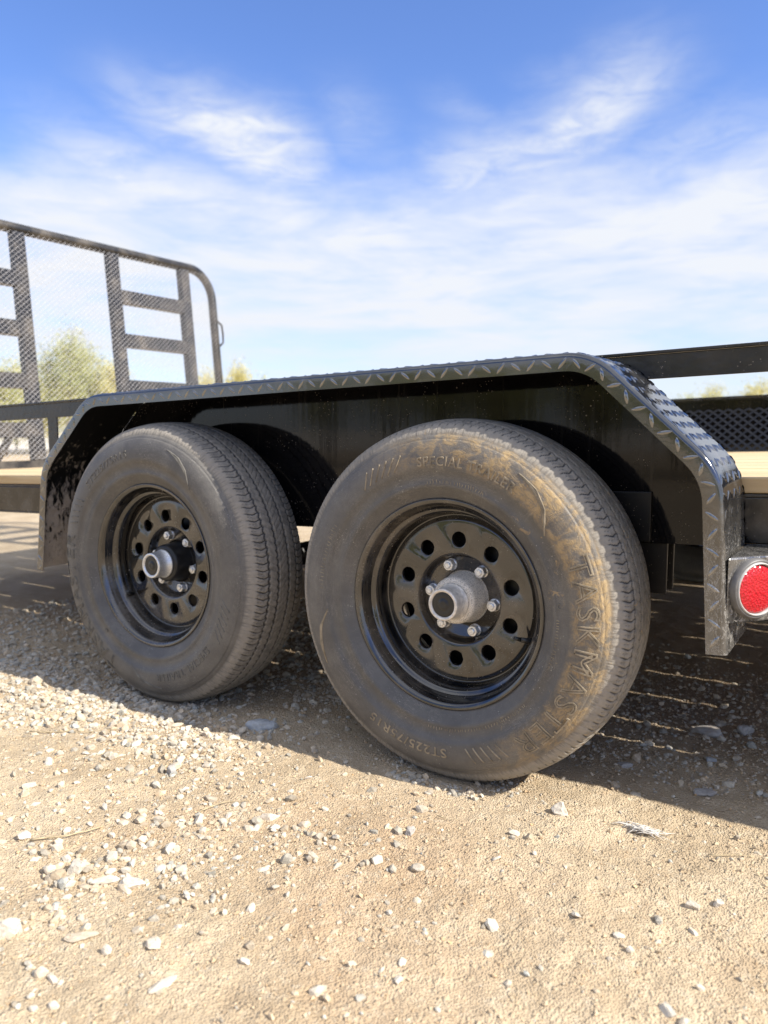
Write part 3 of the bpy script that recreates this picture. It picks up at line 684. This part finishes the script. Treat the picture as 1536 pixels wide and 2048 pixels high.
def lathe_mesh(name, prof, n=48, m_=None):
    V, F = lathe(prof, n); me = npmesh(name, V, F, True)
    if m_: me.materials.append(m_)
    return me
def hub_me(m_): return lathe_mesh('hub', [(.125, .070), (.102, .070), (.100, .0520), (.095, .0505), (.060, .0480), (.052, .0470), (.0475, .0445), (.0460, .0385), (.0455, .02)], 56, m_)
HUB_S, HUB_B = hub_me(M_HUB), hub_me(M_HUBBLK)
DRUM = lathe_mesh('brake_drum', [(.106, .0), (.106, .135), (.112, .15), (.17, .152), (.175, .158), (.178, .13), (.178, 0)], 64, M_DARK)
CAPP = [(.0465, .0350), (.0440, .0365), (.0410, .0355), (.0405, .0335), (.0120, .0318), (.0060, .0318), (.0042, .0308), (.0036, .0285), (.0046, .0255), (.0080, .0245)]
CAP_D, CAP_Z = lathe_mesh('hub_cap', CAPP, 56, M_CAPDIRT), lathe_mesh('hub_cap', CAPP, 56, M_ZINC)
PLUG = lathe_mesh('grease_plug', [(.0080, .0247), (.0066, .0225), (.0075, .015), (.0080, .0110), (.0055, .0095), (.0058, .005), (.0062, .0001)], 40, M_PLUG)
def nut_mesh():
    bm = bmesh.new(); n = 6
    rows = [(.0950, .0125, 24), (.0900, .0122, 24)]
    def ring(y, r, k=24, hexa=False):
        out = []
        for q in range(k):
            a = q*TAU/k; rr = r
            if hexa: rr = r*math.cos(PI/6)/math.cos(((a+PI/6) % (PI/3))-PI/6)
            out.append(bm.verts.new((rr*math.cos(a), y, rr*math.sin(a))))
        return out
    rg = [ring(.096, .0125), ring(.0915, .0125), ring(.0905, .0118, hexa=True), ring(.0795, .0118, hexa=True), ring(.0772, .0100), ring(.0768, .0065), ring(.0735, .0062), ring(.0725, .0050)]
    for a, b in zip(rg, rg[1:]):
        for q in range(24): bm.faces.new((a[q], a[(q+1) % 24], b[(q+1) % 24], b[q]))
    bm.faces.new(rg[-1]); me = bm_mesh('lug_nut', bm); me.materials.append(M_ZINC); return me
NUT = nut_mesh()
def valve():
    bm = bmesh.new(); a = R(-20); r0, r1 = .176, .150; e = Vector((math.cos(a), 0, math.sin(a)))
    tube_bm(bm, [e*r0+Vector((0, .060, 0)), e*(r0-.008)+Vector((0, .046, 0)), e*(r0-.018)+Vector((0, .036, 0))], [.0068, .0055, .0046], 12)
    tube_bm(bm, [e*(r0-.018)+Vector((0, .036, 0)), e*(r1-.002)+Vector((0, .028, 0))], [.0038, .0038], 12); return bm_mesh('valve_stem', bm)
VAL = valve(); VAL.materials.append(M_PLUG)
def wheel(cx, tire_rot, disc_a, lug_a, silver, y0=0., flip=False, letters=True):
    root = tp(link('wheel', RIM, None)); root.location = (cx, y0, WR); 
    root.rotation_euler = (0, 0, PI if flip else 0)
    def sub(name, me, rot=0., loc=(0, 0, 0), m_=None):
        o = link(name, me, None, root, loc); o.rotation_euler = (0, rot, 0)
        if m_: o.material_slots[0].link = 'OBJECT'; o.material_slots[0].material = m_
        return o
    # rotation about Y by t turns an angle a (x->z, ccw) into a - t
    root.rotation_euler = (0, -(disc_a-PI/10), 0) if not flip else (0, 0, PI)
    back = (disc_a-PI/10) if not flip else 0.
    sub('tire', TIRE if silver or flip else TIRE2, back-tire_rot if not flip else 0, m_=None if silver else M_TIRE)
    if letters:
        for me in [q_[0 if silver else 1] for q_ in LETTERS] if not flip else []: sub(me.name.split('.')[0], me, back-tire_rot, m_=None if silver else M_LETTER)
    sub('brake_drum', DRUM, 0)
    if not flip:
        sub('hub', HUB_S if silver else HUB_B); sub('hub_cap', CAP_D if silver else CAP_Z); sub('grease_plug', PLUG)
        for k in range(6):
            a = lug_a+k*PI/3-(disc_a-PI/10); sub('lug_nut', NUT, 0, (.0699*math.cos(a), 0, .0699*math.sin(a))).rotation_euler = (0, random.random()*6, 0)
        sub('valve_stem', VAL, back if silver else back+2.2)
    return root
wr = wheel(0., 0., 1.5529, 1.9738, True); wr['label'] = 'rear near wheel, its tire caked with golden mud, silver dusty hub'
wl = wheel(-.8324, R(-138), 1.6625, 1.8871, False); wl['label'] = 'front near wheel with grey dusty tire and black hub barrel'
for cx in (0., -.8324): wheel(cx, 1., 0, 0, False, 2.56, True, False)['label'] = 'far-side wheel seen under the deck'

# ---- fenders: one bent treadplate strip each, lozenges raised on it
FP = [(-1.343, .293), (-1.300, .592), (-1.086, .782), (.277, .820), (.491, .620), (.508, .325)]   # world x,z along the outer edge
def rounded(path, rad):
    out = [Vector(path[0])]
    for k in range(1, len(path)-1):
        p, a, b = Vector(path[k]), Vector(path[k-1]), Vector(path[k+1]); u_, v_ = (a-p).normalized(), (b-p).normalized(); L = rad
        for q in range(9):
            t_ = q/8; out.append((p+u_*L)*(1-t_)**2+p*2*t_*(1-t_)+(p+v_*L)*t_**2)
    out.append(Vector(path[-1])); return out
RP = rounded(FP, .052)
cum = [0]
for a, b in zip(RP, RP[1:]): cum.append(cum[-1]+(b-a).length)
LEN = cum[-1]
def path_at(s_):
    s_ = min(max(s_, 0), LEN-1e-6)
    k = max(i_ for i_ in range(len(cum)) if cum[i_] <= s_); k = min(k, len(RP)-2)
    t_ = (s_-cum[k])/(cum[k+1]-cum[k]); p = RP[k].lerp(RP[k+1], t_)
    def tan(k_): k_ = min(max(k_, 0), len(RP)-2); return (RP[k_+1]-RP[k_]).normalized()
    d_ = (tan(k)*(1-abs(t_-.5))+(tan(k-1) if t_ < .5 else tan(k+1))*abs(t_-.5)).normalized()
    return p, Vector((-d_.y, d_.x))            # 2D point and outward normal (x,z)
YO, YI, FL, CR = .020, .2185, .032, .009        # outer face, inner edge, flange drop, corner radius
def cross(w_):
    """w from the flange lip over the corner to the inner edge -> (inward depth, y, normal_out, normal_y)"""
    l1 = FL-CR; l2 = CR*PI/2
    if w_ < l1: return FL-w_, YO, 0., -1.
    if w_ < l1+l2:
        a = (w_-l1)/CR; return CR-CR*math.sin(a), YO+CR-CR*math.cos(a), math.sin(a), -math.cos(a)
    return 0., YO+CR+(w_-l1-l2), 1., 0.
WT = FL-CR+CR*PI/2+(YI-YO-CR)
def fpt(s_, w_, off=0., mir=None):
    p, n = path_at(s_); dep, y, no, ny = cross(w_); q = p-n*dep+n*(no*off)
    return Vector((q.x, y+ny*off, q.y))
def fender(mir):
    ss = sorted(set([0, LEN]+[c for c in cum]+[LEN*k/60 for k in range(61)])); l1 = FL-CR
    ws = [0, l1*.5]+[l1+CR*PI/2*k/6 for k in range(7)]+[l1+CR*PI/2+(YI-YO-CR)*k/4 for k in (1, 2, 3, 4)]
    TH = .0032
    def M_(v): return Vector((v.x, mir-v.y, v.z)) if mir else v
    V = [M_(fpt(s_, w_)) for s_ in ss for w_ in ws]; nw = len(ws)
    F = [(i_*nw+j_, (i_+1)*nw+j_, (i_+1)*nw+j_+1, i_*nw+j_+1) for i_ in range(len(ss)-1) for j_ in range(nw-1)]
    me = npmesh('fender', V, F, True); fo = tp(link('fender', me, M_FEND))
    # inner skin with its lip: painted under-face carrying the mud
    V2 = [M_(fpt(s_, w_, -TH)) for s_ in ss for w_ in ws]; n2 = len(V2); V3 = V2+[M_(fpt(s_, 0)) for s_ in ss]
    F3 = [f_[::-1] for f_ in F]+[(i_*nw, (i_+1)*nw, n2+i_+1, n2+i_) for i_ in range(len(ss)-1)]
    uo = link('underside', npmesh('underside', V3, F3, True), M_MUD, fo)
    # bottom edges of the strip
    # lozenges
    LV, LF = [], []; pit = .0290; rows = int(WT/pit)+1
    def loz(sc, wc, ang, L=.0128, Wd=.0036, H=.0029):
        k = 10; base = len(LV); ca, sa = math.cos(ang), math.sin(ang); pts = []
        for q in range(k):
            t_ = q*TAU/k; u_ = math.cos(t_)*L; v_ = math.copysign(abs(math.sin(t_))**1.3, math.sin(t_))*Wd; pts.append((sc+u_*ca-v_*sa, wc+u_*sa+v_*ca, -.0002))
        if wc > FL+.008: H *= .6
        for t_ in (-.55, 0, .55): pts.append((sc+t_*L*ca, wc+t_*L*sa, H))
        for s_, w_, o_ in pts:
            if not (0.0 <= w_ <= WT and 0 <= s_ <= LEN): w_ = min(max(w_, 0.0), WT); s_ = min(max(s_, 0), LEN)
            LV.append(M_(fpt(s_, w_, o_)))
        c = [base+q for q in range(k)]; a0, a1, a2 = base+k, base+k+1, base+k+2
        near = {0: a2, 1: a2, 2: a1, 3: a0, 4: a0, 5: a0, 6: a0, 7: a1, 8: a2, 9: a2}
        for q in range(k):
            n_, m2 = near[q], near[(q+1) % k]; LF.append((c[q], c[(q+1) % k], n_))
            if n_ != m2: LF.append((c[(q+1) % k], m2, n_))
    for i_ in range(int(LEN/pit)+1):
        for j_ in range(rows+1):
            loz(i_*pit+.006, j_*pit+.014, R(52) if (i_+j_) % 2 else R(-38))
    lo = link('tread_lozenges', npmesh('tread_lozenges', LV, LF, True), M_LOZ, fo); lo['kind'] = 'stuff'
    return fo
fn = fender(None); fn['label'] = 'near fender, mud-splashed inside its front leg'
ff = fender(2.56)
# ---- inner side panels behind the wheels
def panel(y0, th):
    pts = [(-1.335, .44+0.0)] + [(p.x, p.y) for p in RP if True][1:-1] + [(.498, .474)]
    pts[0] = (-1.32, Bz(-1.32, .45)); pts[-1] = (.498, Bz(.498, .45))
    bm = bmesh.new(); a = [bm.verts.new((x, y0, z-.004 if k not in (0, len(pts)-1) else z)) for k, (x, z) in enumerate(pts)]
    b = [bm.verts.new((v.co.x, y0+th, v.co.z)) for v in a]
    bm.faces.new(a); bm.faces.new(b[::-1])
    for k in range(len(a)): bm.faces.new((a[k], a[(k+1) % len(a)], b[(k+1) % len(a)], b[k]))
    return tp(link('side_panel', bm_mesh('side_panel', bm), M_PANEL))
panel(.2195, .004); panel(2.3365, .004)
def tb_(name, dims, mat_=M_PAINT, **k): return tp(boxobj(name, dims, mat_, None, **k))
XF, XR = -2.86, 3.3
# frame rails (channels): web + flanges
for y0, s_ in ((.226, 1), (2.334, -1)):
    a, b = (y0, y0+.05*s_) if s_ > 0 else (y0-.05, y0)
    web = (y0, y0+.006) if s_ > 0 else (y0-.006, y0)
    tb_('frame_rail', [(XF, XR, *web, .4565, .5385), (XF, XR, a, b, .450, .456), (XF, XR, a, b, .539, .545)], M_PAINT)
tb_('end_rail', (XF-.06, XF-.001, .226, 2.334, .45, .545)); tb_('end_rail', (XR+.001, XR+.06, .226, 2.334, .45, .545))
# deck boards run front to back; gaps let the sun through
gaps = [.262, .475, .600, .805, 1.012, 1.222, 1.432, 1.640, 1.745, 1.965, 2.165, 2.322]; edges = [.2285]+gaps+[2.3315]
for k in range(len(gaps)-1):
    bm = bmesh.new(); a, b = gaps[k]+.0035, gaps[k+1]-.0035
    box(bm, XF, XR, a, b, .5465, .5755, .003); pitch(bm); tp(link('deck_board', bm_mesh('deck_board', bm), M_WOOD))
for k, (a, b) in enumerate(((.2285, .2585), (2.3255, 2.3315))):
    bm = bmesh.new(); box(bm, XF, XR, a, b, .5465, .5755, .003); pitch(bm); tp(link('deck_board', bm_mesh('deck_board', bm), M_WOOD))
x = .70
xm = [.70+.406*k for k in range(-8, 7)]
for x in xm: tb_('crossmember', [(x-.004, x, .282, 2.278, .4565, .538), (x-.004, x+.036, .282, 2.278, .5385, .544), (x-.004, x+.036, .282, 2.278, .4505, .456)], M_DARK, bev=0)
# side rails (angle iron on stake posts)
def side_rail(x0, x1, y, s_):
    ya, yb = (y, y+.006) if s_ > 0 else (y-.006, y); yc, yd = (y, y+.045) if s_ > 0 else (y-.045, y)
    return tb_('side_rail', [(x0, x1, ya, yb, .760, .8055), (x0, x1, yc-.0055 if s_ > 0 else yc, yd if s_ > 0 else yd+.0055, .806, .812)], M_RAIL)
side_rail(-.02, XR, .2205, 1); side_rail(XF, -1.10, .2205, 1)
side_rail(XF, XR, 2.346, -1)
for xp in (-1.555, -2.81): tb_('stake_post', (xp, xp+.05, .221, .2255, .545, .8055), M_RAIL)
for xp in (1.3, 2.3, 3.2): tb_('stake_post', (xp, xp+.05, .221, .2255, .545, .8055), M_RAIL)
for xp in (-2.81, -1.9, -1.12, .42, 1.3, 2.3, 3.2): tb_('stake_post', (xp, xp+.05, 2.334, 2.3385, .545, .8055), M_RAIL)
# hangers, springs, axles
for xh in (.275, -.416, -1.125):
    for y0, s_ in ((.232, 1), (2.268, 1)):
        tb_('spring_hanger', [(xh, xh+.088, y0, y0+.006, .350, .449), (xh, xh+.088, y0+.054, y0+.060, .350, .449), (xh+.001, xh+.006, y0+.0065, y0+.0535, .352, .449)], M_DARK)
tb_('gusset_plate', (.195, .335, .2125, .2188, .452, .548), M_DARK)
tb_('equalizer', [(-.49, -.27, .236, .246, .305, .37), (-.49, -.27, .276, .286, .305, .37), (-.45, -.31, .247, .275, .325, .44)], M_DARK)
for xe_ in (-.60, -.27): tb_('shackle', (xe_, xe_+.05, .234, .2355, .30, .43), M_DARK)
tb_('cross_brace', (-.70, -.12, 1.20, 1.26, .30, .449), M_DARK)
def leaf_spring(xc, y):
    bm = bmesh.new()
    for k, (L, dz_) in enumerate(((.33, 0), (.26, -.008), (.19, -.016), (.12, -.024))):
        pts = [(-L+2*L*q/10) for q in range(11)]
        for q in range(10):
            x0, x1 = pts[q], pts[q+1]; z0, z1 = .352+dz_+.045*(x0/.33)**2, .352+dz_+.045*(x1/.33)**2
            vs = [bm.verts.new((xc+xx, yy, zz)) for xx, zb in ((x0, z0), (x1, z1)) for yy in (y, y+.045) for zz in (zb, zb+.0072)]
            for f_ in ((0, 1, 3, 2), (4, 6, 7, 5), (0, 4, 5, 1), (2, 3, 7, 6), (1, 5, 7, 3), (0, 2, 6, 4)): bm.faces.new([vs[i_] for i_ in f_])
    return tp(link('leaf_spring', bm_mesh('leaf_spring', bm), M_DARK))
for xc in (0., -.8324):
    for y in (.238, 2.274): leaf_spring(xc, y)
    bm = bmesh.new(); tube_bm(bm, [(xc, .17, .30), (xc, 2.39, .30)], .036, 20); tp(link('axle', bm_mesh('axle', bm), M_DARK))
# ---- marker light box on the back of the rear leg
LA = Vector((.5025, .024)); LD = Vector((.6, .8)).normalized(); LN = Vector((LD.y, -LD.x))
def lp(t_, n_, z): p = LA+LD*t_+LN*n_; return Vector((p.x, p.y, z))
bm = bmesh.new(); top = [lp(.001, 0, .482), lp(.135, 0, .482), Vector((.590, .213, .482)), Vector((.5025, .213, .482))]
lo_ = [Vector((v.x, v.y, .374)) for v in top]; tv = [bm.verts.new(v) for v in top]; bv = [bm.verts.new(v) for v in lo_]
bm.faces.new(tv); bm.faces.new(bv[::-1])
for k in range(4): bm.faces.new((tv[k], tv[(k+1) % 4], bv[(k+1) % 4], bv[k]))
bmesh.ops.bevel(bm, geom=bm.edges[:], offset=.003, segments=2, affect='EDGES', profile=.5)
ml = tp(link('marker_light', bm_mesh('marker_light', bm), M_FEND)); ml['label'] = 'round red marker light in a grey grommet on a plate box'
def face_disc(name, prof, m_, n=56):
    V, F = lathe(prof, n); out = []
    for x_, y_, z_ in V: out.append(lp(.056+x_, -y_, .4300+z_))
    return link(name, npmesh(name, out, F, True), m_, ml)
face_disc('grommet', [(.000, .0500), (-.005, .0495), (-.0095, .0475), (-.0105, .0455), (-.0095, .0438)], M_HOUS)
face_disc('bezel', [(-.009, .0437), (-.0125, .0425), (-.0120, .0408), (-.006, .0400), (0.002, .0395)], M_GROM)
face_disc('lens', [(-.004, .0402), (-.0085, .0392), (-.0100, .0360), (-.0108, .020), (-.0110, .0001)], M_RED)
# ---- side rail bolt
bm = bmesh.new(); bmesh.ops.create_cone(bm, cap_ends=True, segments=6, radius1=.008, radius2=.008, depth=.012, matrix=Matrix.Translation((.545, .218, .470)) @ Matrix.Rotation(PI/2, 4, 'X'))
tp(link('bolt', bm_mesh('bolt', bm), M_ZINC))
# ---- conduit of wiring under the frame
bm = bmesh.new(); tube_bm(bm, [(.50, .20, .352), (.53, .20, .346), (.57, .215, .352), (.62, .235, .38)], .0035, 8); tp(link('wire', bm_mesh('wire', bm), M_PLUG))

# ---- expanded-metal sheet in a local frame: U, V axes
def expanded(name, org, U, Vv, Nn, ulen, vlen, du, dv, sw, mat_, parent, keep=None, th=.0016):
    """diamond cells: zigzag strands running along U"""
    ov_, of_ = [], []; nu, nvv = int(ulen/du), int(vlen/dv)
    org, U, Vv, Nn = map(Vector, (org, U, Vv, Nn))
    def quad(p, q, tw):
        d_ = (q-p).normalized(); s_ = d_.cross(Nn).normalized()*sw/2; k = len(ov_); h_ = Nn*tw
        ov_.extend([p-s_-h_, p+s_+h_, q+s_+h_, q-s_-h_]); of_.append((k, k+1, k+2, k+3))
    for j_ in range(nvv+1):
        for i_ in range(nu):
            for h_ in (0, 1):
                u0, u1 = (i_+h_*.5)*du, (i_+h_*.5+.5)*du
                up = (h_ == 0) != (j_ % 2 == 1)
                v0, v1 = (j_*dv+(-.5 if up else .5)*dv, j_*dv+(.5 if up else -.5)*dv)
                if keep and not keep(u0, v0): continue
                v0 = min(max(v0, 0), vlen); v1 = min(max(v1, 0), vlen)
                if abs(v1-v0) < 1e-5: continue
                quad(org+U*u0+Vv*v0, org+U*u1+Vv*v1, th)
    return link(name, npmesh(name, ov_, of_), mat_, parent)
# ---- ramp gate standing at the front
GX, GA, GZ = -2.832, .085, .50
gu = Vector((-math.sin(GA), 0, math.cos(GA))); gn = Vector((math.cos(GA), 0, math.sin(GA)))
def G(y, h, n_=0.): return Vector((GX, y, GZ))+gu*h+gn*n_
def gbox(bm, y0, y1, h0, h1, n0=-.022, n1=.022):
    vs = [bm.verts.new(G(y, h, n_)) for y in (y0, y1) for h in (h0, h1) for n_ in (n0, n1)]
    for f_ in ((0, 1, 3, 2), (4, 6, 7, 5), (0, 4, 5, 1), (2, 3, 7, 6), (1, 5, 7, 3), (0, 2, 6, 4)): bm.faces.new([vs[i_] for i_ in f_])
bm = bmesh.new(); GH = 1.178; yl, yr, rc = .292, 2.318, .17
pts = [G(yl, .02)]+[G(yl+rc-rc*math.cos(q*PI/16), GH-rc+rc*math.sin(q*PI/16)) for q in range(9)]+[G(yr-rc+rc*math.sin(q*PI/16), GH-rc+rc*math.cos(q*PI/16)) for q in range(9)]+[G(yr, .02)]
tube_bm(bm, pts, .026, 12); gbox(bm, .262, 2.348, -.0, .045)
gate = tp(link('ramp_gate', bm_mesh('ramp_gate', bm), M_GATE)); gate['label'] = 'tall front ramp gate of black tube, two ladder tracks and expanded metal'
for y in (.52, 1.020, 1.575, 2.090):
    bm = bmesh.new(); gbox(bm, y-.031, y+.031, .046, GH-.020); link('gate_post', bm_mesh('gate_post', bm), M_GATE, gate)
for ya, yb in ((.552, .988), (1.607, 2.058)):
    for h in (.93, .69, .435, .195):
        bm = bmesh.new(); gbox(bm, ya, yb, h-.036, h+.036); link('rung', bm_mesh('rung', bm), M_GATE, gate)
for y0, y1 in ((.88, .80), (1.80, 1.88)):
    bm = bmesh.new(); tube_bm(bm, [G(y0, .158), G(y1, .046)], .022, 4); link('brace', bm_mesh('brace', bm), M_GATE, gate)
def keepg(u_, v_):
    dy = min(u_, 2.02-u_); dh = GH-.02-v_
    return not (dy < rc and dh < rc and (rc-dy)**2+(rc-dh)**2 > rc*rc)
ms = expanded('mesh_sheet', G(.30, .05, .028), (0, 1, 0), gu, gn, 2.02, GH-.07, .030, .0125, .0016, M_MESH, gate, keepg, .0004)
bm = bmesh.new(); tube_bm(bm, [G(2.345, .72), G(2.385, .75), G(2.39, .80), G(2.385, .86), G(2.345, .885)], .006, 8); link('latch_handle', bm_mesh('latch_handle', bm), M_GATE, gate)
# ---- mesh infill along the far side
mp = tp(expanded('mesh_panel', (XF+.9, 2.330, Bz(XF+.9, .578)), Vector((1, 0, PS)).normalized(), (0, 0, 1), (0, -1, 0), 5.2, .18, .040, .016, .0085, M_MESHD, None, None, .0022))
tb_('back_plate', (XF+.9, XR, 2.3400, 2.3440, .578, .757), M_DARK, bev=0)

# ------------------------------------------------------------------ trees beyond the yard
def tree(x, y, h, spread, seed, yellow, label, dens_=1.):
    rr = random.Random(seed); base = empty('small_tree', (x, y, 0)); tag(base, label, 'tree', 'young trees beyond the yard')
    bm = bmesh.new(); tips = []
    for s_ in range(rr.randint(2, 4)):
        a = rr.uniform(0, TAU); lean = rr.uniform(.03, .16)*h; p = Vector((0, 0, -.05)); pts = [p.copy()]
        for q in range(1, 7): pts.append(Vector((math.cos(a)*lean*(q/6)**1.3+rr.gauss(0, .03), math.sin(a)*lean*(q/6)**1.3+rr.gauss(0, .03), h*.93*q/6*(1-.08*s_))))
        tube_bm(bm, pts, [.045*h/4*(1-.85*q/6) for q in range(7)], 6); tips += [(pts[q], q/6) for q in range(2, 7)]
        for q in range(2, 6):
            for _ in range(3):
                b_ = rr.uniform(0, TAU); L = spread*rr.uniform(.35, .9)*(1.15-q/6); e = pts[q]+Vector((math.cos(b_)*L, math.sin(b_)*L, L*rr.uniform(.5, 1.1)))
                tube_bm(bm, [pts[q], pts[q].lerp(e, .5)+Vector((0, 0, -.03)), e], [.014, .009, .004], 4); tips.append((e, q/6)); tips.append((pts[q].lerp(e, .6), q/6))
    link('trunk', bm_mesh('trunk', bm), M_BARK, base)
    rs_ = np.random.default_rng(seed); n = int(95*dens_); Vs = []
    for c, _ in tips:
        k = rs_.integers(n//2, n); cc = np.array(c[:])+rs_.normal(size=(k, 3))*np.array([.17, .17, .20])*spread
        s_ = rs_.uniform(.018, .045, (k, 1)); u_ = rs_.normal(size=(k, 3)); u_ /= np.linalg.norm(u_, axis=1)[:, None]; v_ = np.cross(u_, rs_.normal(size=(k, 3))); v_ /= np.linalg.norm(v_, axis=1)[:, None]
        Vs.append(np.stack([cc-u_*s_, cc+v_*s_*.6, cc+u_*s_, cc-v_*s_*.6], 1).reshape(-1, 3))
    V = np.vstack(Vs); V[:, 2] = np.maximum(V[:, 2], .05); F = np.arange(len(V)).reshape(-1, 4)
    link('crown', npmesh('crown', V, F), M_LEAFY if yellow else M_LEAFG, base)
def far_pt(px, dist):
    v = cf+cr*((px-768)/FPX); v.z = 0; v.normalize(); return CP.x+v.x*dist, CP.y+v.y*dist
spots = [(-60, 27, 3.6, 1.0, 1, 'yellow bushy tree cut off by the left edge behind the gate'), (20, 24, 2.9, 1., 0, 'green-topped tree seen through the left ladder of the gate'),
         (85, 30, 2.6, 1.1, 1, 'low yellow bush between the gate posts, left of the tall tree'), (140, 25, 4.15, .95, 0, 'tallest green tree, seen through the mesh at the left of the gate'),
         (200, 26, 3.9, .85, 0, 'slender green tree just right of the tallest one'), (165, 30, 2.7, 1.3, 1, 'broad yellow shrub at the foot of the tallest tree'),
         (250, 25, 3.2, .8, 1, 'yellow-green tree behind the second gate post'), (110, 33, 2.5, 1.2, 1, 'pale yellow shrub far behind the gate mesh'),
         (40, 32, 2.3, 1.3, 1, 'wide yellow shrub low behind the left gate ladder'), (225, 31, 2.5, 1.2, 1, 'yellow shrub low between the second and third gate posts'),
         (0, 28, 3.1, 1.3, 1, 'yellow shrub mass at the left edge, low behind the first ladder'), (75, 28, 3.1, 1.3, 1, 'rounded yellow shrub left of the tallest tree'),
         (120, 26, 3.9, 1.0, 0, 'leafy pale green tree leaning against the tallest one'), (185, 27, 3.2, 1.4, 1, 'dense yellow shrub filling the gap between the two tall trees'),
         (230, 29, 3.2, 1.2, 1, 'yellow shrub just left of the second gate post'), (405, 29, 2.9, 1.0, 1, 'yellow shrub partly behind the right tube of the gate'),
         (490, 30, 2.9, .9, 1, 'low yellow shrub farthest right of the group by the gate'),
         (425, 27, 3.0, .9, 1, 'yellow tree right behind the rounded corner of the gate'), (462, 27, 3.35, .75, 1, 'upright yellow tree just right of the gate'),
         (512, 28, 2.7, .7, 0, 'small dark green bush right of the upright yellow tree'), (330, 30, 2.0, 1.0, 1, 'low shrub hidden low behind the fender, left of the gate corner'),
         (1370, 34, 2.2, .9, 0, 'small green bush above the far side rail, nearest the fender'), (1412, 36, 2.7, 1.0, 1, 'yellow bush left of the orange one above the far rail'),
         (1455, 38, 2.1, 1.0, 0, 'low green bush between two yellow ones above the far rail'), (1500, 36, 3.0, 1.0, 1, 'orange-yellow bush above the far rail at the right edge'),
         (1560, 35, 2.7, 1.1, 1, 'yellow bush just cut off by the right edge'), (1650, 37, 3.1, 1.1, 0, 'green tree beyond the right edge of the yard')]
for k, (px, dd, h, sp_, yl_, lab) in enumerate(spots):
    x, y = far_pt(px, dd); tree(x, y, h*.96, sp_*1.1, 40+k, yl_, lab, .95)
rb_ = random.Random(5)
for k in range(16):  # unseen row added behind the viewer for the side panel to mirror
    tree(-8.5+k*1.25+rb_.uniform(-.3, .3), -11+rb_.uniform(-1.2, 1.2), rb_.uniform(2.2, 3.2), 1.15, 90+k, 0, 'leafy green tree added unseen behind the viewer for reflections in the black paint', 1.3)
S.render.engine = 'CYCLES'
